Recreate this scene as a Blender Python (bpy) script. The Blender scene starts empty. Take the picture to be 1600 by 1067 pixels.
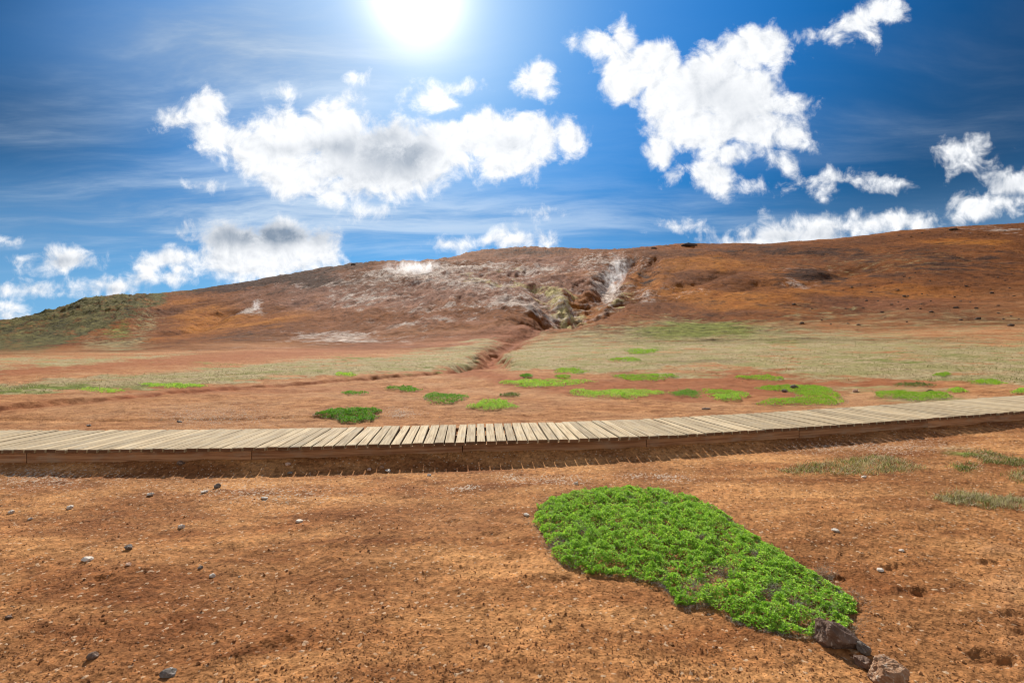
import bpy, math, random
import numpy as np
from mathutils import Vector

random.seed(7)
RNG = np.random.default_rng(11)
SC = bpy.context.scene
COL = SC.collection

# ------------------------------------------------------------------ camera, sun, sky, exposure
EYE = 1.55                      # eye height over the near ground, metres
FPX = 711.0                     # focal length in pixels of a 1600 px wide frame (16 mm lens)
CX, CY = 800.0, 533.5
cam_data = bpy.data.cameras.new('camera')
cam_data.lens = 16.0
cam_data.sensor_width = 36.0
cam_data.clip_start = 0.05
cam_data.clip_end = 20000.0
cam = bpy.data.objects.new('camera', cam_data)
cam.location = (0, 0, EYE)
cam.rotation_euler = (math.radians(90), 0, 0)
COL.objects.link(cam)
SC.camera = cam

SUN_AZ = math.atan2((650 - CX) / FPX, 1.0)          # from +Y towards +X
SUN_DIR = Vector(((650 - CX) / FPX, 1.0, (CY + 14) / FPX)).normalized()
SUN_EL = math.asin(SUN_DIR.z)
sun_data = bpy.data.lights.new('sun', 'SUN')
sun_data.energy = 5.0
sun_data.angle = math.radians(0.5)
sun_data.color = (1.0, 0.93, 0.82)
sun = bpy.data.objects.new('sun', sun_data)
sun.rotation_euler = (-SUN_DIR).to_track_quat('-Z', 'Y').to_euler()
COL.objects.link(sun)

SC.view_settings.view_transform = 'Standard'
SC.view_settings.look = 'None'
SC.view_settings.exposure = 0.44
SC.view_settings.gamma = 1.0
SC.view_settings.use_curve_mapping = False
SC.cycles.filter_width = 1.0
SC.cycles.max_bounces = 5
SC.cycles.diffuse_bounces = 2
SC.cycles.glossy_bounces = 1
SC.cycles.transmission_bounces = 3
SC.cycles.volume_bounces = 2
SC.cycles.transparent_max_bounces = 6
SC.cycles.volume_step_rate = 1.5


class Nodes:
    """terse builder of node expressions"""
    def __init__(self, tree):
        self.t = tree
        tree.nodes.clear()

    def new(self, kind, **props):
        n = self.t.nodes.new(kind)
        for k, v in props.items():
            setattr(n, k, v)
        return n

    def put(self, sock, v):
        if v is None:
            return
        if isinstance(v, bpy.types.NodeSocket):
            self.t.links.new(v, sock)
        else:
            if sock.type == 'RGBA' and len(v) == 3:
                v = (*v, 1.0)
            sock.default_value = v

    def m(self, op, a, b=None, c=None, clamp=False):
        n = self.new('ShaderNodeMath', operation=op, use_clamp=clamp)
        for s, v in zip(n.inputs, (a, b, c)):
            self.put(s, v)
        return n.outputs[0]

    def v(self, op, a, b=None, c=None, out=0):
        n = self.new('ShaderNodeVectorMath', operation=op)
        for s, v in zip(n.inputs, (a, b, c)):
            self.put(s, v)
        return n.outputs[out]

    def scale(self, a, f):
        n = self.new('ShaderNodeVectorMath', operation='SCALE')
        self.put(n.inputs[0], a)
        self.put(n.inputs['Scale'], f)
        return n.outputs[0]

    def xyz(self, x, y, z=0.0):
        n = self.new('ShaderNodeCombineXYZ')
        for s, v in zip(n.inputs, (x, y, z)):
            self.put(s, v)
        return n.outputs[0]

    def sep(self, a):
        n = self.new('ShaderNodeSeparateXYZ')
        self.put(n.inputs[0], a)
        return n.outputs

    def noise(self, vec, scale=1.0, detail=4.0, rough=0.5, dist=0.0, lac=2.0):
        n = self.new('ShaderNodeTexNoise')
        self.put(n.inputs['Vector'], vec)
        self.put(n.inputs['Scale'], scale)
        self.put(n.inputs['Detail'], detail)
        self.put(n.inputs['Roughness'], rough)
        self.put(n.inputs['Lacunarity'], lac)
        self.put(n.inputs['Distortion'], dist)
        return n.outputs

    def ramp(self, x, a, b, lo=0.0, hi=1.0, smooth=True):
        n = self.new('ShaderNodeMapRange', interpolation_type='SMOOTHSTEP' if smooth else 'LINEAR')
        self.put(n.inputs['Value'], x)
        for k, v in (('From Min', a), ('From Max', b), ('To Min', lo), ('To Max', hi)):
            self.put(n.inputs[k], v)
        return n.outputs[0]

    def mix(self, f, a, b, blend='MIX'):
        n = self.new('ShaderNodeMix', data_type='RGBA', blend_type=blend)
        self.put(n.inputs[0], f)
        self.put(n.inputs[6], a)
        self.put(n.inputs[7], b)
        return n.outputs[2]

    def attr(self, name):
        n = self.new('ShaderNodeAttribute', attribute_name=name)
        return n.outputs


def px(x, y):
    return ((x - CX) / FPX, (CY - y) / FPX)


def build_world():
    w = bpy.data.worlds.new('World')
    SC.world = w
    w.use_nodes = True
    N = Nodes(w.node_tree)
    d = N.new('ShaderNodeTexCoord').outputs['Generated']
    X, Y, Z = N.sep(d)
    yy = N.m('MAXIMUM', Y, 0.02)
    P = N.xyz(N.m('DIVIDE', X, yy), N.m('DIVIDE', Z, yy))      # sky direction seen along +Y
    front = N.ramp(Y, 0.05, 0.25)
    sky = N.new('ShaderNodeTexSky', sky_type='NISHITA', sun_disc=False)
    sky.sun_elevation = SUN_EL
    sky.sun_rotation = SUN_AZ
    sky.air_density = 1.0
    sky.dust_density = 0.35
    sky.ozone_density = 2.5
    sb = N.sep(sky.outputs[0])[2]
    S = N.v('MULTIPLY', sky.outputs[0], (0.036, 0.69, 1.26))
    S = N.scale(S, N.m('MULTIPLY', N.m('POWER', N.m('MAXIMUM', sb, 0.05), -0.72), 2.0))
    sdot = N.v('DOT_PRODUCT', d, tuple(SUN_DIR), out=1)
    # deeper blue away from the sun, polarised and high up
    away = N.ramp(sdot, 0.55, 0.99, 0.27, 1.10)
    S = N.scale(S, away)
    # ---- cirrus: streaks on a high flat sheet
    zz = N.m('ADD', N.m('MAXIMUM', Z, 0.0), 0.10)
    C = N.xyz(N.m('DIVIDE', X, zz), N.m('DIVIDE', Y, zz))
    cw = N.noise(C, 0.9, 2.0, 0.5)[1]
    C2 = N.v('MULTIPLY_ADD', cw, (0.55, 0.55, 0.0), C)
    mp = N.new('ShaderNodeMapping')
    mp.inputs['Rotation'].default_value = (0, 0, math.radians(24))
    mp.inputs['Scale'].default_value = (0.30, 1.0, 1.0)
    N.put(mp.inputs['Vector'], C2)
    ci = N.noise(mp.outputs[0], 1.3, 7.0, 0.62)[0]
    ci = N.ramp(ci, 0.34, 0.70)

    def soft(cx, cy, rx, ry):
        u, v = px(cx, cy)
        q = N.v('MULTIPLY_ADD', P, (FPX / rx, FPX / ry, 0), (-u * FPX / rx, -v * FPX / ry, 0))
        return N.m('EXPONENT', N.m('MULTIPLY', N.v('DOT_PRODUCT', q, q, out=1), -1.0))
    veil = N.m('ADD', soft(330, 60, 250, 95), N.m('MULTIPLY', soft(560, 130, 130, 80), 0.5))
    S = N.scale(S, N.m('SUBTRACT', 1.0, N.m('MULTIPLY', N.m('ADD', soft(20, 190, 280, 120), soft(-60, -40, 240, 130)), 0.50)))
    reg = N.m('ADD', soft(330, 80, 280, 120), soft(280, 325, 500, 75))
    reg = N.m('ADD', reg, N.m('MULTIPLY', soft(880, 345, 520, 42), 0.50))
    reg = N.m('ADD', reg, N.m('MULTIPLY', soft(1400, 180, 420, 90), 0.22))
    reg = N.m('ADD', reg, N.m('MULTIPLY', soft(40, 205, 120, 40), 0.35))
    reg = N.m('ADD', N.m('MINIMUM', reg, 1.1), 0.03)
    # ---- cumulus: many soft ellipses, broken up by noise
    blobs = [
        (275,190,30,15),(325,172,32,30),(350,212,46,30),(402,238,58,42),(452,212,72,42),(462,268,72,38),
        (522,200,72,42),(560,245,92,54),(532,298,66,26),(642,240,84,52),(622,280,74,32),(702,222,58,42),
        (762,215,62,46),(792,250,74,30),(832,215,62,42),(882,215,36,32),(575,324,28,13),(450,146,24,10),
        (670,150,40,25),(712,140,22,9),(840,123,36,27),(932,70,38,24),(975,55,27,27),(980,120,48,46),
        (1020,100,42,42),(1060,150,62,56),(1120,110,62,42),(1180,82,62,38),(1212,76,32,32),(1150,150,82,52),
        (1090,200,82,46),(1170,200,72,32),(1030,230,32,28),(1140,240,52,22),(1222,165,46,20),(1230,215,42,26),
        (1225,258,24,15),(1120,280,36,28),(1147,290,42,10),(1060,272,18,11),(1345,37,42,26),
        (1387,20,30,26),(1308,54,30,12),(1365,56,20,15),(1330,285,62,9),(1288,294,40,9),(1372,284,36,10),
        (1507,240,42,18),(1580,285,44,23),(1520,318,42,24),(1562,315,40,15),(400,376,98,36),(350,370,52,27),
        (462,386,72,38),(400,412,132,30),(258,416,58,19),(482,402,62,24),(250,439,46,8),(95,408,54,18),
        (170,448,58,14),(38,457,58,12),(20,497,42,8),(5,478,30,4),(700,381,28,13),(805,374,44,17),
        (760,376,20,8),(842,376,24,11),(845,330,18,7),(1250,362,92,24),(1342,352,84,19),(1178,374,64,11),
        (1402,347,42,13),(558,125,12,9),(1070,360,28,6),(315,290,14,5),(1000,80,20,20),(20,380,14,6)]
    w1 = N.noise(P, 9.0, 3.0, 0.55)[1]
    Pw = N.v('MULTIPLY_ADD', N.v('SUBTRACT', w1, (0.5, 0.5, 0.5)), (0.075, 0.06, 0), P)
    acc = None
    for cx, cy, rx, ry in blobs:
        u, v = px(cx, cy)
        q = N.v('MULTIPLY_ADD', Pw, (FPX / rx, FPX / ry, 0), (-u * FPX / rx, -v * FPX / ry, 0))
        k = min(rx, ry) / 34.0
        e = N.m('MULTIPLY_ADD', N.v('LENGTH', q, out=1), k, -k)
        acc = e if acc is None else N.m('SMOOTH_MIN', acc, e, 0.09)
    D = N.m('MINIMUM', N.m('MULTIPLY', acc, -1.0), 1.0)
    n1 = N.noise(P, 17.0, 10.0, 0.61, 0.30)[0]
    su, sv = px(650, 0)
    toS = N.v('SUBTRACT', (su, sv, 0), P)
    off = N.scale(N.v('NORMALIZE', toS), 0.014)
    n2 = N.noise(N.v('ADD', P, off), 17.0, 4.0, 0.61, 0.30)[0]
    n1c = N.m('SUBTRACT', n1, 0.5)
    dens = N.m('ADD', N.m('MULTIPLY_ADD', n1c, 2.1, D), 0.17)
    alpha = N.ramp(dens, -0.07, 0.62)
    grey = soft(600, 238, 74, 40)
    for g, k in (((650, 245, 26, 26), .7), ((520, 230, 40, 14), .4), ((400, 368, 95, 20), 1.2), ((470, 372, 40, 10), .5), ((785, 222, 30, 14), .4),
              ((1110, 140, 50, 30), .30), ((1160, 175, 50, 30), .30), ((1250, 368, 80, 10), .45), ((95, 408, 40, 8), .5),
              ((165, 453, 40, 6), .4), ((1570, 290, 30, 12), .4), ((440, 235, 50, 12), .35)):
        grey = N.m('ADD', grey, N.m('MULTIPLY', soft(*g), k))
    grey = N.m('MINIMUM', N.m('MULTIPLY', grey, N.ramp(n1, 0.20, 0.62)), 1.0)
    thick = N.ramp(dens, 0.5, 1.5)
    relief = N.m('MULTIPLY', N.m('SUBTRACT', n1, n2), N.m('MULTIPLY_ADD', thick, -0.70, 1.05))
    lum = N.m('MULTIPLY_ADD', grey, -0.74, 0.88)
    lum = N.m('ADD', lum, relief)
    lum = N.m('MULTIPLY_ADD', thick, 0.10, lum)
    lum = N.m('MINIMUM', N.m('MAXIMUM', lum, 0.12), 1.05)
    ccol = N.mix(lum, (0.09, 0.15, 0.235), (0.78, 0.79, 0.805))
    # ---- put together
    col = S
    hz = N.ramp(Z, 0.0, 0.30, 1.0, 0.0)
    bg_scale = 0.12
    inv = 1.0 / bg_scale
    ccol = N.scale(ccol, inv)
    col = N.mix(N.m('MULTIPLY', hz, 0.62), col, tuple(c * inv for c in (0.235, 0.475, 0.80)))
    cic = N.scale(N.mix(N.ramp(ci, 0.1, 0.9), (0.20, 0.29, 0.42), (0.47, 0.56, 0.66)), inv)
    cia = N.m('MULTIPLY', N.m('ADD', N.m('MULTIPLY', N.m('ADD', N.m('MULTIPLY', ci, 0.70), 0.18), reg),
                              N.m('MULTIPLY', veil, N.m('MULTIPLY_ADD', ci, 0.35, 0.22))), front, clamp=True)
    col = N.mix(cia, col, cic)
    col = N.mix(N.m('MULTIPLY', alpha, front), col, ccol)
    # unseen broken white cloud, added behind the camera as neutral fill light
    bk = N.noise(d, 2.2, 5.0, 0.6)[0]
    bank = N.m('MULTIPLY', N.ramp(Y, 0.10, -0.25), N.ramp(bk, 0.30, 0.50))
    col = N.mix(bank, col, tuple(c * inv for c in (0.42, 0.405, 0.39)))
    # aureole of thin cloud round the sun
    g1 = N.m('POWER', N.m('MAXIMUM', sdot, 0.0), 380.0)
    g2 = N.m('POWER', N.m('MAXIMUM', sdot, 0.0), 55.0)
    g3 = N.m('POWER', N.m('MAXIMUM', sdot, 0.0), 14.0)
    glow = N.m('MULTIPLY_ADD', g1, 0.85, N.m('MULTIPLY_ADD', g2, 0.27, N.m('MULTIPLY', g3, 0.11)), clamp=True)
    col = N.mix(glow, col, tuple(c * inv for c in (1.18, 1.2, 1.22)))
    bg = N.new('ShaderNodeBackground')
    N.put(bg.inputs['Color'], col)
    bg.inputs['Strength'].default_value = bg_scale
    out = N.new('ShaderNodeOutputWorld')
    N.t.links.new(bg.outputs[0], out.inputs[0])
    w.cycles.sampling_method = 'MANUAL'
    w.cycles.sample_map_resolution = 512


build_world()

# ------------------------------------------------------------------ numpy noise
def _hash(ix, iy, seed):
    h = (ix.astype(np.int64) * 374761393 + iy.astype(np.int64) * 668265263 + seed * 974634777) & 0xFFFFFFFF
    h = ((h ^ (h >> 13)) * 1274126177) & 0xFFFFFFFF
    h = (h ^ (h >> 16)) & 0xFFFFFFFF
    return h.astype(np.float64) / 4294967296.0


def perlin(x, y, seed=0):
    xi, yi = np.floor(x), np.floor(y)
    fx, fy = x - xi, y - yi
    u = fx * fx * fx * (fx * (fx * 6 - 15) + 10)
    v = fy * fy * fy * (fy * (fy * 6 - 15) + 10)

    def g(ox, oy):
        a = _hash(xi + ox, yi + oy, seed) * (2 * math.pi)
        return np.cos(a) * (fx - ox) + np.sin(a) * (fy - oy)
    a = g(0, 0) * (1 - u) + g(1, 0) * u
    b = g(0, 1) * (1 - u) + g(1, 1) * u
    return (a * (1 - v) + b * v) * 1.5


def fbm(x, y, octv=4, seed=0, gain=0.5, lac=2.03):
    s, a, f = 0.0, 1.0, 1.0
    for k in range(octv):
        s = s + a * perlin(x * f, y * f, seed + k * 17)
        a *= gain
        f *= lac
    return s


def ridged(x, y, octv=4, seed=0, gain=0.5):
    s, a, f = 0.0, 1.0, 1.0
    for k in range(octv):
        s = s + a * (1 - 2 * np.abs(perlin(x * f, y * f, seed + k * 13)))
        a *= gain
        f *= 2.05
    return s


def sstep(x, a, b):
    t = np.clip((x - a) / (b - a), 0, 1)
    return t * t * (3 - 2 * t)


# ------------------------------------------------------------------ the boardwalk's line
_wx = np.array([0,120,240,350,440,520,600,690,760,840,920,1000,1120,1240,1340,1440,1520,1600], float)
_wy = np.array([702.5,702.2,701.5,700,698.5,696.8,693.8,690.6,688.6,687.4,685,682.4,675.8,668,661.6,654.5,648.2,642], float)
_wh = np.interp(_wx, [0, 240, 720, 1240, 1600], [1.30, 1.27, 1.25, 1.19, 1.10])
_wY = _wh * FPX / (_wy - CY)
_wX = (_wx - CX) / FPX * _wY
_gx = np.linspace(-16, 24, 801)
_left = _wY[0] + (_gx - _wX[0]) * 0.0
_gy = np.interp(_gx, _wX, _wY)
_gy = np.where(_gx < _wX[0], _wY[0], _gy)
_gy = np.where(_gx > _wX[-1], _wY[-1] + (_gx - _wX[-1]) * 0.36, _gy)
_k = np.exp(-0.5 * (np.arange(-40, 41) / 14.0) ** 2)
_k /= _k.sum()
_gy = np.convolve(np.pad(_gy, 40, mode='edge'), _k, 'valid')
_gs = np.gradient(_gy, _gx)
_gh = np.interp(_gx, _wX, EYE - _wh)
_gh = np.convolve(np.pad(_gh, 40, mode='edge'), _k, 'valid')
DECK_W = 1.21


def walk_y(X):
    return np.interp(X, _gx, _gy)


def walk_slope(X):
    return np.interp(X, _gx, _gs)


def deck_z(X):
    return np.interp(X, _gx, _gh)


# ------------------------------------------------------------------ the lie of the land
# for each column (pixel x of the photograph = a bearing): distance and the pixel row at which ground that far off is seen
LAND = {
    -2200: [(12,613),(20,585),(35,566),(60,556),(90,551),(150,544),(200,541),(300,538),(700,536),(5000,535)],
    -500: [(12,613),(20,585),(35,565),(60,556),(90,552),(120,548),(150,541),(190,534),(215,533),(300,537),(700,536),(5000,535)],
    0:    [(12,613),(20,585),(35,566),(55,557),(85,547),(120,536),(150,523),(175,510),(190,506),(250,515),(700,535),(5000,536)],
    60:   [(12,613),(20,585),(35,566),(55,557),(85,547),(120,534),(150,519),(175,503),(192,498),(250,510),(700,535),(5000,536)],
    130:  [(12,613),(20,586),(35,567),(55,557),(85,546),(120,531),(150,512),(180,487),(200,474),(215,472),(280,485),(700,535),(5000,536)],
    200:  [(12,613),(20,586),(35,567),(55,556),(85,545),(125,523),(160,500),(190,475),(212,466),(230,464.5),(300,476),(700,535),(5000,536)],
    270:  [(12,613),(20,586),(35,567),(52,557),(80,543),(130,520),(170,500),(210,474),(238,462),(260,459.5),(320,470),(700,535),(5000,536)],
    400:  [(12,613),(20,585),(35,566),(52,555),(80,539),(130,512),(170,490),(210,465),(250,445),(270,439),(330,447),(700,530),(5000,536)],
    540:  [(12,613),(20,585),(35,564),(60,551),(90,537),(130,508),(170,477),(210,447),(250,422),(270,415),(330,420),(700,520),(5000,536)],
    610:  [(12,613),(20,584),(35,563),(60,549),(87,535),(125,506),(165,474),(210,441),(248,418),(270,411),(330,411),(700,515),(5000,536)],
    680:  [(12,613),(20,584),(35,562),(60,548),(85,532),(120,502),(160,468),(210,437),(250,419),(270,414),(330,411),(400,408.5),(460,412),(800,500),(5000,536)],
    740:  [(12,613),(20,583.5),(35,561),(58,546),(82,529),(115,501),(155,469),(205,438),(245,419),(265,413),(320,409),(380,401),(425,394),(500,398),(900,490),(5000,536)],
    800:  [(12,612),(20,583),(35,560),(55,545),(80,527),(110,500),(150,470),(200,440),(240,419),(260,412),(300,410),(360,400),(420,387.5),(500,392),(900,490),(5000,536)],
    850:  [(12,612),(20,582.5),(35,559),(55,543),(80,524),(110,499),(150,468),(200,437),(240,416),(260,408),(300,406),(360,398),(420,388),(500,392),(900,490),(5000,536)],
    900:  [(12,612),(20,582),(35,558),(55,541),(78,522),(106,498),(148,465),(200,433),(240,411),(262,404),(300,402),(360,397),(420,392.5),(500,396),(900,490),(5000,536)],
    960:  [(12,612),(20,581),(35,557),(55,538),(75,520),(102,498),(142,463),(200,427),(240,405),(265,397),(310,394),(380,391),(430,390),(500,394),(900,490),(5000,536)],
    1060: [(12,612),(20,580),(35,555),(55,536),(70,524),(85,513),(95,502),(120,478),(160,445),(200,415),(240,393),(272,381.5),(330,384),(700,470),(5000,536)],
    1130: [(12,612),(20,579),(35,554),(52,538),(70,523),(84,511),(96,497),(120,472),(160,437),(200,408),(240,389),(268,382.5),(330,387),(700,470),(5000,536)],
    1200: [(12,611),(20,578),(35,553),(50,538),(70,518),(90,495),(120,465),(160,430),(200,402),(240,386),(262,383.5),(320,388),(700,470),(5000,536)],
    1330: [(12,610),(20,575),(30,557),(45,540),(60,527),(80,505),(110,470),(150,425),(200,386),(222,375),(242,372.5),(300,378),(700,470),(5000,536)],
    1450: [(11,615),(18,579),(28,558),(43,540),(58,525),(78,498),(105,460),(145,413),(190,374),(210,361),(228,358),(290,364),(700,470),(5000,536)],
    1600: [(10,619),(15,591),(25,564),(40,545),(55,525),(75,495),(100,455),(140,405),(178,367),(200,353),(215,351),(270,355),(700,470),(5000,536)],
    2000: [(10,617),(15,588),(25,560),(40,539),(55,517),(75,483),(100,440),(140,390),(178,350),(200,337),(215,335),(270,341),(700,470),(5000,536)],
    3600: [(10,617),(15,586),(25,556),(40,533),(55,510),(75,475),(100,430),(140,380),(178,340),(200,327),(215,325),(270,331),(700,470),(5000,536)],
}
LG = np.linspace(math.log(8.0), math.log(5200.0), 900)


def pchip(xk, yk, x):
    xk, yk = np.asarray(xk, float), np.asarray(yk, float)
    h = np.diff(xk)
    dl = np.diff(yk) / h
    m = np.zeros_like(yk)
    for i in range(1, len(xk) - 1):
        if dl[i - 1] * dl[i] > 0:
            w1, w2 = 2 * h[i] + h[i - 1], h[i] + 2 * h[i - 1]
            m[i] = (w1 + w2) / (w1 / dl[i - 1] + w2 / dl[i])
    m[0], m[-1] = dl[0], dl[-1]
    i = np.clip(np.searchsorted(xk, x) - 1, 0, len(xk) - 2)
    t = np.clip((x - xk[i]) / h[i], -3, 1)
    return ((1 + 2 * t) * (1 - t) ** 2 * yk[i] + t * (1 - t) ** 2 * h[i] * m[i]
            + t * t * (3 - 2 * t) * yk[i + 1] + t * t * (t - 1) * h[i] * m[i + 1])


_colx = np.array(sorted(LAND), float)
_tab = np.array([pchip([math.log(p[0]) for p in LAND[int(c)]], [p[1] for p in LAND[int(c)]], LG) for c in _colx])
_fx = np.arange(-2200, 3601, 10.0)
_full = np.array([np.interp(_fx, _colx, _tab[:, j]) for j in range(len(LG))]).T
_k2 = np.exp(-0.5 * (np.arange(-9, 10) / 3.2) ** 2)
_k2 /= _k2.sum()
_full = np.apply_along_axis(lambda a: np.convolve(np.pad(a, 9, mode='edge'), _k2, 'valid'), 0, _full)


def land_row(bx, d):
    """bilinear: pixel row at which ground at distance d shows on bearing bx"""
    a = np.clip((bx - _fx[0]) / 10.0, 0, len(_fx) - 1.001)
    b = np.clip((np.log(np.maximum(d, 8.0)) - LG[0]) / (LG[1] - LG[0]), 0, len(LG) - 1.001)
    i, j = a.astype(int), b.astype(int)
    fa, fb = a - i, b - j
    return ((_full[i, j] * (1 - fa) + _full[i + 1, j] * fa) * (1 - fb)
            + (_full[i, j + 1] * (1 - fa) + _full[i + 1, j + 1] * fa) * fb)


CARVES = []      # (points XY, half width, depth)


def seg_dist(X, Y, pts):
    best = np.full(X.shape, 1e9)
    for (x0, y0), (x1, y1) in zip(pts[:-1], pts[1:]):
        dx, dy = x1 - x0, y1 - y0
        t = np.clip(((X - x0) * dx + (Y - y0) * dy) / (dx * dx + dy * dy + 1e-12), 0, 1)
        best = np.minimum(best, np.hypot(X - x0 - t * dx, Y - y0 - t * dy))
    return best


def smooth_land(X, Y):
    """large forms only"""
    Yc = np.maximum(Y, 0.3)
    bx = CX + FPX * X / Yc
    far = EYE - (land_row(bx, Yc) - CY) / FPX * Yc
    dz = deck_z(X)
    s = (walk_y(X) - Y) / np.sqrt(1 + walk_slope(X) ** 2)
    z0 = np.interp(X, [-5, -0.6, 2.7, 4.7, 6.8, 9.0, 14], [0.022, 0.032, 0.115, 0.155, 0.215, 0.265, 0.34]) * (1 - sstep(s, 0.6, 4.5))
    bank = 1 - sstep(s, -0.05, 0.34)
    near = z0 + (dz - np.interp(X, [-5, -0.5, 3, 7], [0.160, 0.135, 0.15, 0.148]) - z0) * bank
    behind = sstep(-s, 0.0, DECK_W)
    near = near + 0.055 * behind
    f = sstep(Y - walk_y(X), 1.6, 6.0)
    f = np.where(Y < 8.0, f * sstep(Y, 6.5, 10.0), f)
    f = np.where(Y > 14, 1.0, f)
    return near * (1 - f) + far * f, s


def land(X, Y, fine=True):
    X = np.asarray(X, float)
    Y = np.asarray(Y, float)
    z, s = smooth_land(X, Y)
    Yc = np.maximum(Y, 0.3)
    bx = CX + FPX * X / Yc
    row = CY - (z - EYE) / Yc * FPX
    up = sstep(CY + 22 - row, 0, 70) * sstep(Yc, 42, 110) * (1 - sstep(Yc, 600, 1500))
    rough = 0.55 + 0.75 * np.exp(-((bx - 760) / 230) ** 2) + 0.35 * np.exp(-((bx - 100) / 120) ** 2)
    wx = X + 6 * fbm(X / 40, Y / 40, 2, 71)
    wy = Y + 6 * fbm(X / 40, Y / 40, 2, 72)
    g = ridged(wx / 26 + wy / 160, wy / 75, 4, 3, 0.52)
    b = fbm(wx / 13, wy / 17, 5, 9, 0.55)
    z = z + up * rough * (0.95 * (g - 0.3) + 0.62 * b)
    c = ridged(wx / 7.5 + wy / 50, wy / 16, 3, 41, 0.5)
    z = z + up * rough * 0.26 * c * sstep(np.abs(bx - 780), 420, 120)
    lump = ridged((wx + wy * 0.55) / 9.0, wy / 22.0, 4, 47, 0.55)
    z = z + up * 1.0 * lump * sstep(bx, 300, 200)
    rill = ridged(wx / 4.2 + wy / 90, wy / 30, 3, 49, 0.5)
    z = z + up * 0.34 * rill * (0.5 + 0.8 * np.exp(-((bx - 750) / 260) ** 2))
    # the flat: low swells
    flat = 1 - sstep(Yc, 60, 110)
    away = sstep(np.abs(s + DECK_W / 2), DECK_W / 2 + 0.1, DECK_W / 2 + 1.5)
    z = z + flat * away * (0.022 * fbm(X / 1.1, Y / 1.1, 3, 21) + 0.05 * sstep(Yc, 9, 25) * fbm(X / 4.0, Y / 4.0, 3, 23))
    for pts, hw, dep, shape in CARVES:
        xs, ys = [p[0] for p in pts], [p[1] for p in pts]
        sel = (X > min(xs) - hw * 3) & (X < max(xs) + hw * 3) & (Y > min(ys) - hw * 3) & (Y < max(ys) + hw * 3)
        if not sel.any():
            continue
        dd = seg_dist(X[sel], Y[sel], pts) + hw * 0.45 * fbm(X[sel] / (hw * 1.6), Y[sel] / (hw * 1.6), 3, 31)
        z[sel] -= dep * (1 - sstep(dd, 0.12 * hw, hw * 1.2)) if shape == 'v' else dep * np.exp(-(dd / hw) ** 2)
    # foot of the side boards: soil heaped unevenly
    z = z + 0.022 * np.exp(-((s - 0.02) / 0.14) ** 2) * (fbm(X / 0.55, Y / 0.8, 2, 55) + 0.1)
    if fine:
        near = 1 - sstep(Yc, 7.0, 14.0)
        out = sstep(np.abs(s + DECK_W / 2), DECK_W / 2 - 0.15, DECK_W / 2 + 0.1)
        n = 0.0048 * fbm(X / 0.075, Y / 0.075, 3, 61, 0.62) + 0.0022 * perlin(X / 0.021, Y / 0.021, 64) + 0.0013 * perlin(X / 0.012, Y / 0.012, 69)
        clod = np.maximum(fbm(X / 0.30, Y / 0.30, 2, 66) - 0.12, 0) * 0.020
        pits = -np.maximum(fbm(X / 0.22 + 9, Y / 0.22, 2, 68) - 0.6, 0) * 0.03
        z = z + near * out * (n + clod)
        mid = sstep(Yc, 7.0, 12.0) * (1 - sstep(Yc, 55, 90))
        z = z + mid * 0.035 * fbm(X / 0.45, Y / 0.8, 3, 67)
    return z


def land1(X, Y):
    return float(land(np.array([X]), np.array([Y]))[0])


_DD = np.exp(np.linspace(math.log(1.3), math.log(480.0), 2600))


def hit(pxx, pyy, fine=False):
    """the ground point seen at a pixel of the photograph, found by walking out along its bearing"""
    u = (pxx - CX) / FPX
    z = land(u * _DD, _DD, fine)
    rows = CY - (z - EYE) / _DD * FPX
    idx = np.nonzero(rows <= pyy)[0]
    i = idx[0] if len(idx) else int(np.argmin(rows))
    return (u * _DD[i], _DD[i])


def hits(pts):
    return [hit(x, y) for x, y in pts]


CARVES_PX = [
    ([(872,497),(905,478),(938,452),(958,428),(985,406)], 6.0, 4.6, 'g'),
    ([(872,497),(856,470),(835,448)], 4.0, 3.0, 'g'),
    ([(925,485),(968,468),(1002,440),(1012,415),(1022,404)], 4.2, 2.3, 'g'),
    ([(900,482),(897,462),(905,440)], 3.0, 2.0, 'g'),
    ([(1150,448),(1205,444),(1262,436),(1345,421)], 7.5, 2.2, 'g'),
    ([(1040,455),(1090,440),(1130,425)], 4.0, 1.6, 'g'),
    ([(280,520),(325,505),(355,488)], 4.0, 1.8, 'g'),
]
CHANNEL_PX = [(872,497),(850,508),(832,514),(800,533),(778,546),(765,556),(770,566),(748,575),(700,581),(640,586),(560,591),(480,598),(400,604),(280,613),(150,624),(0,636),(-200,650)]
_c = [(hits(p), hw, dep, sh) for p, hw, dep, sh in CARVES_PX]
_ch = hits(CHANNEL_PX)
CARVES += _c
CARVES.append((_ch[0:5], 2.0, 1.1, 'g'))
CARVES.append((_ch[4:8], 1.6, 0.95, 'v'))
CARVES.append((_ch[7:11], 0.7, 0.32, 'v'))
CARVES.append((_ch[10:], 0.55, 0.16, 'v'))
CARVES.append((hits([(1095,532),(1125,530)]), 0.8, 0.6, 'v'))
for _x, _y, _r in ((1530,1030,.045),(1562,1036,.04),(1575,962,.05),(1592,990,.04),(1545,880,.05),(1420,926,.06),(1388,887,.05),(1440,930,.04),(1300,905,.05),(1250,885,.04),
                   (760,835,.06),(800,870,.07),(700,815,.05),(870,905,.05),(1085,792,.07),(150,905,.05),(420,1010,.06)):
    _p = hit(_x, _y)
    CARVES.append(([_p, (_p[0] + 0.06, _p[1] + 0.012)], _r, 0.022, 'v'))
CHANNEL = _ch


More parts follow.
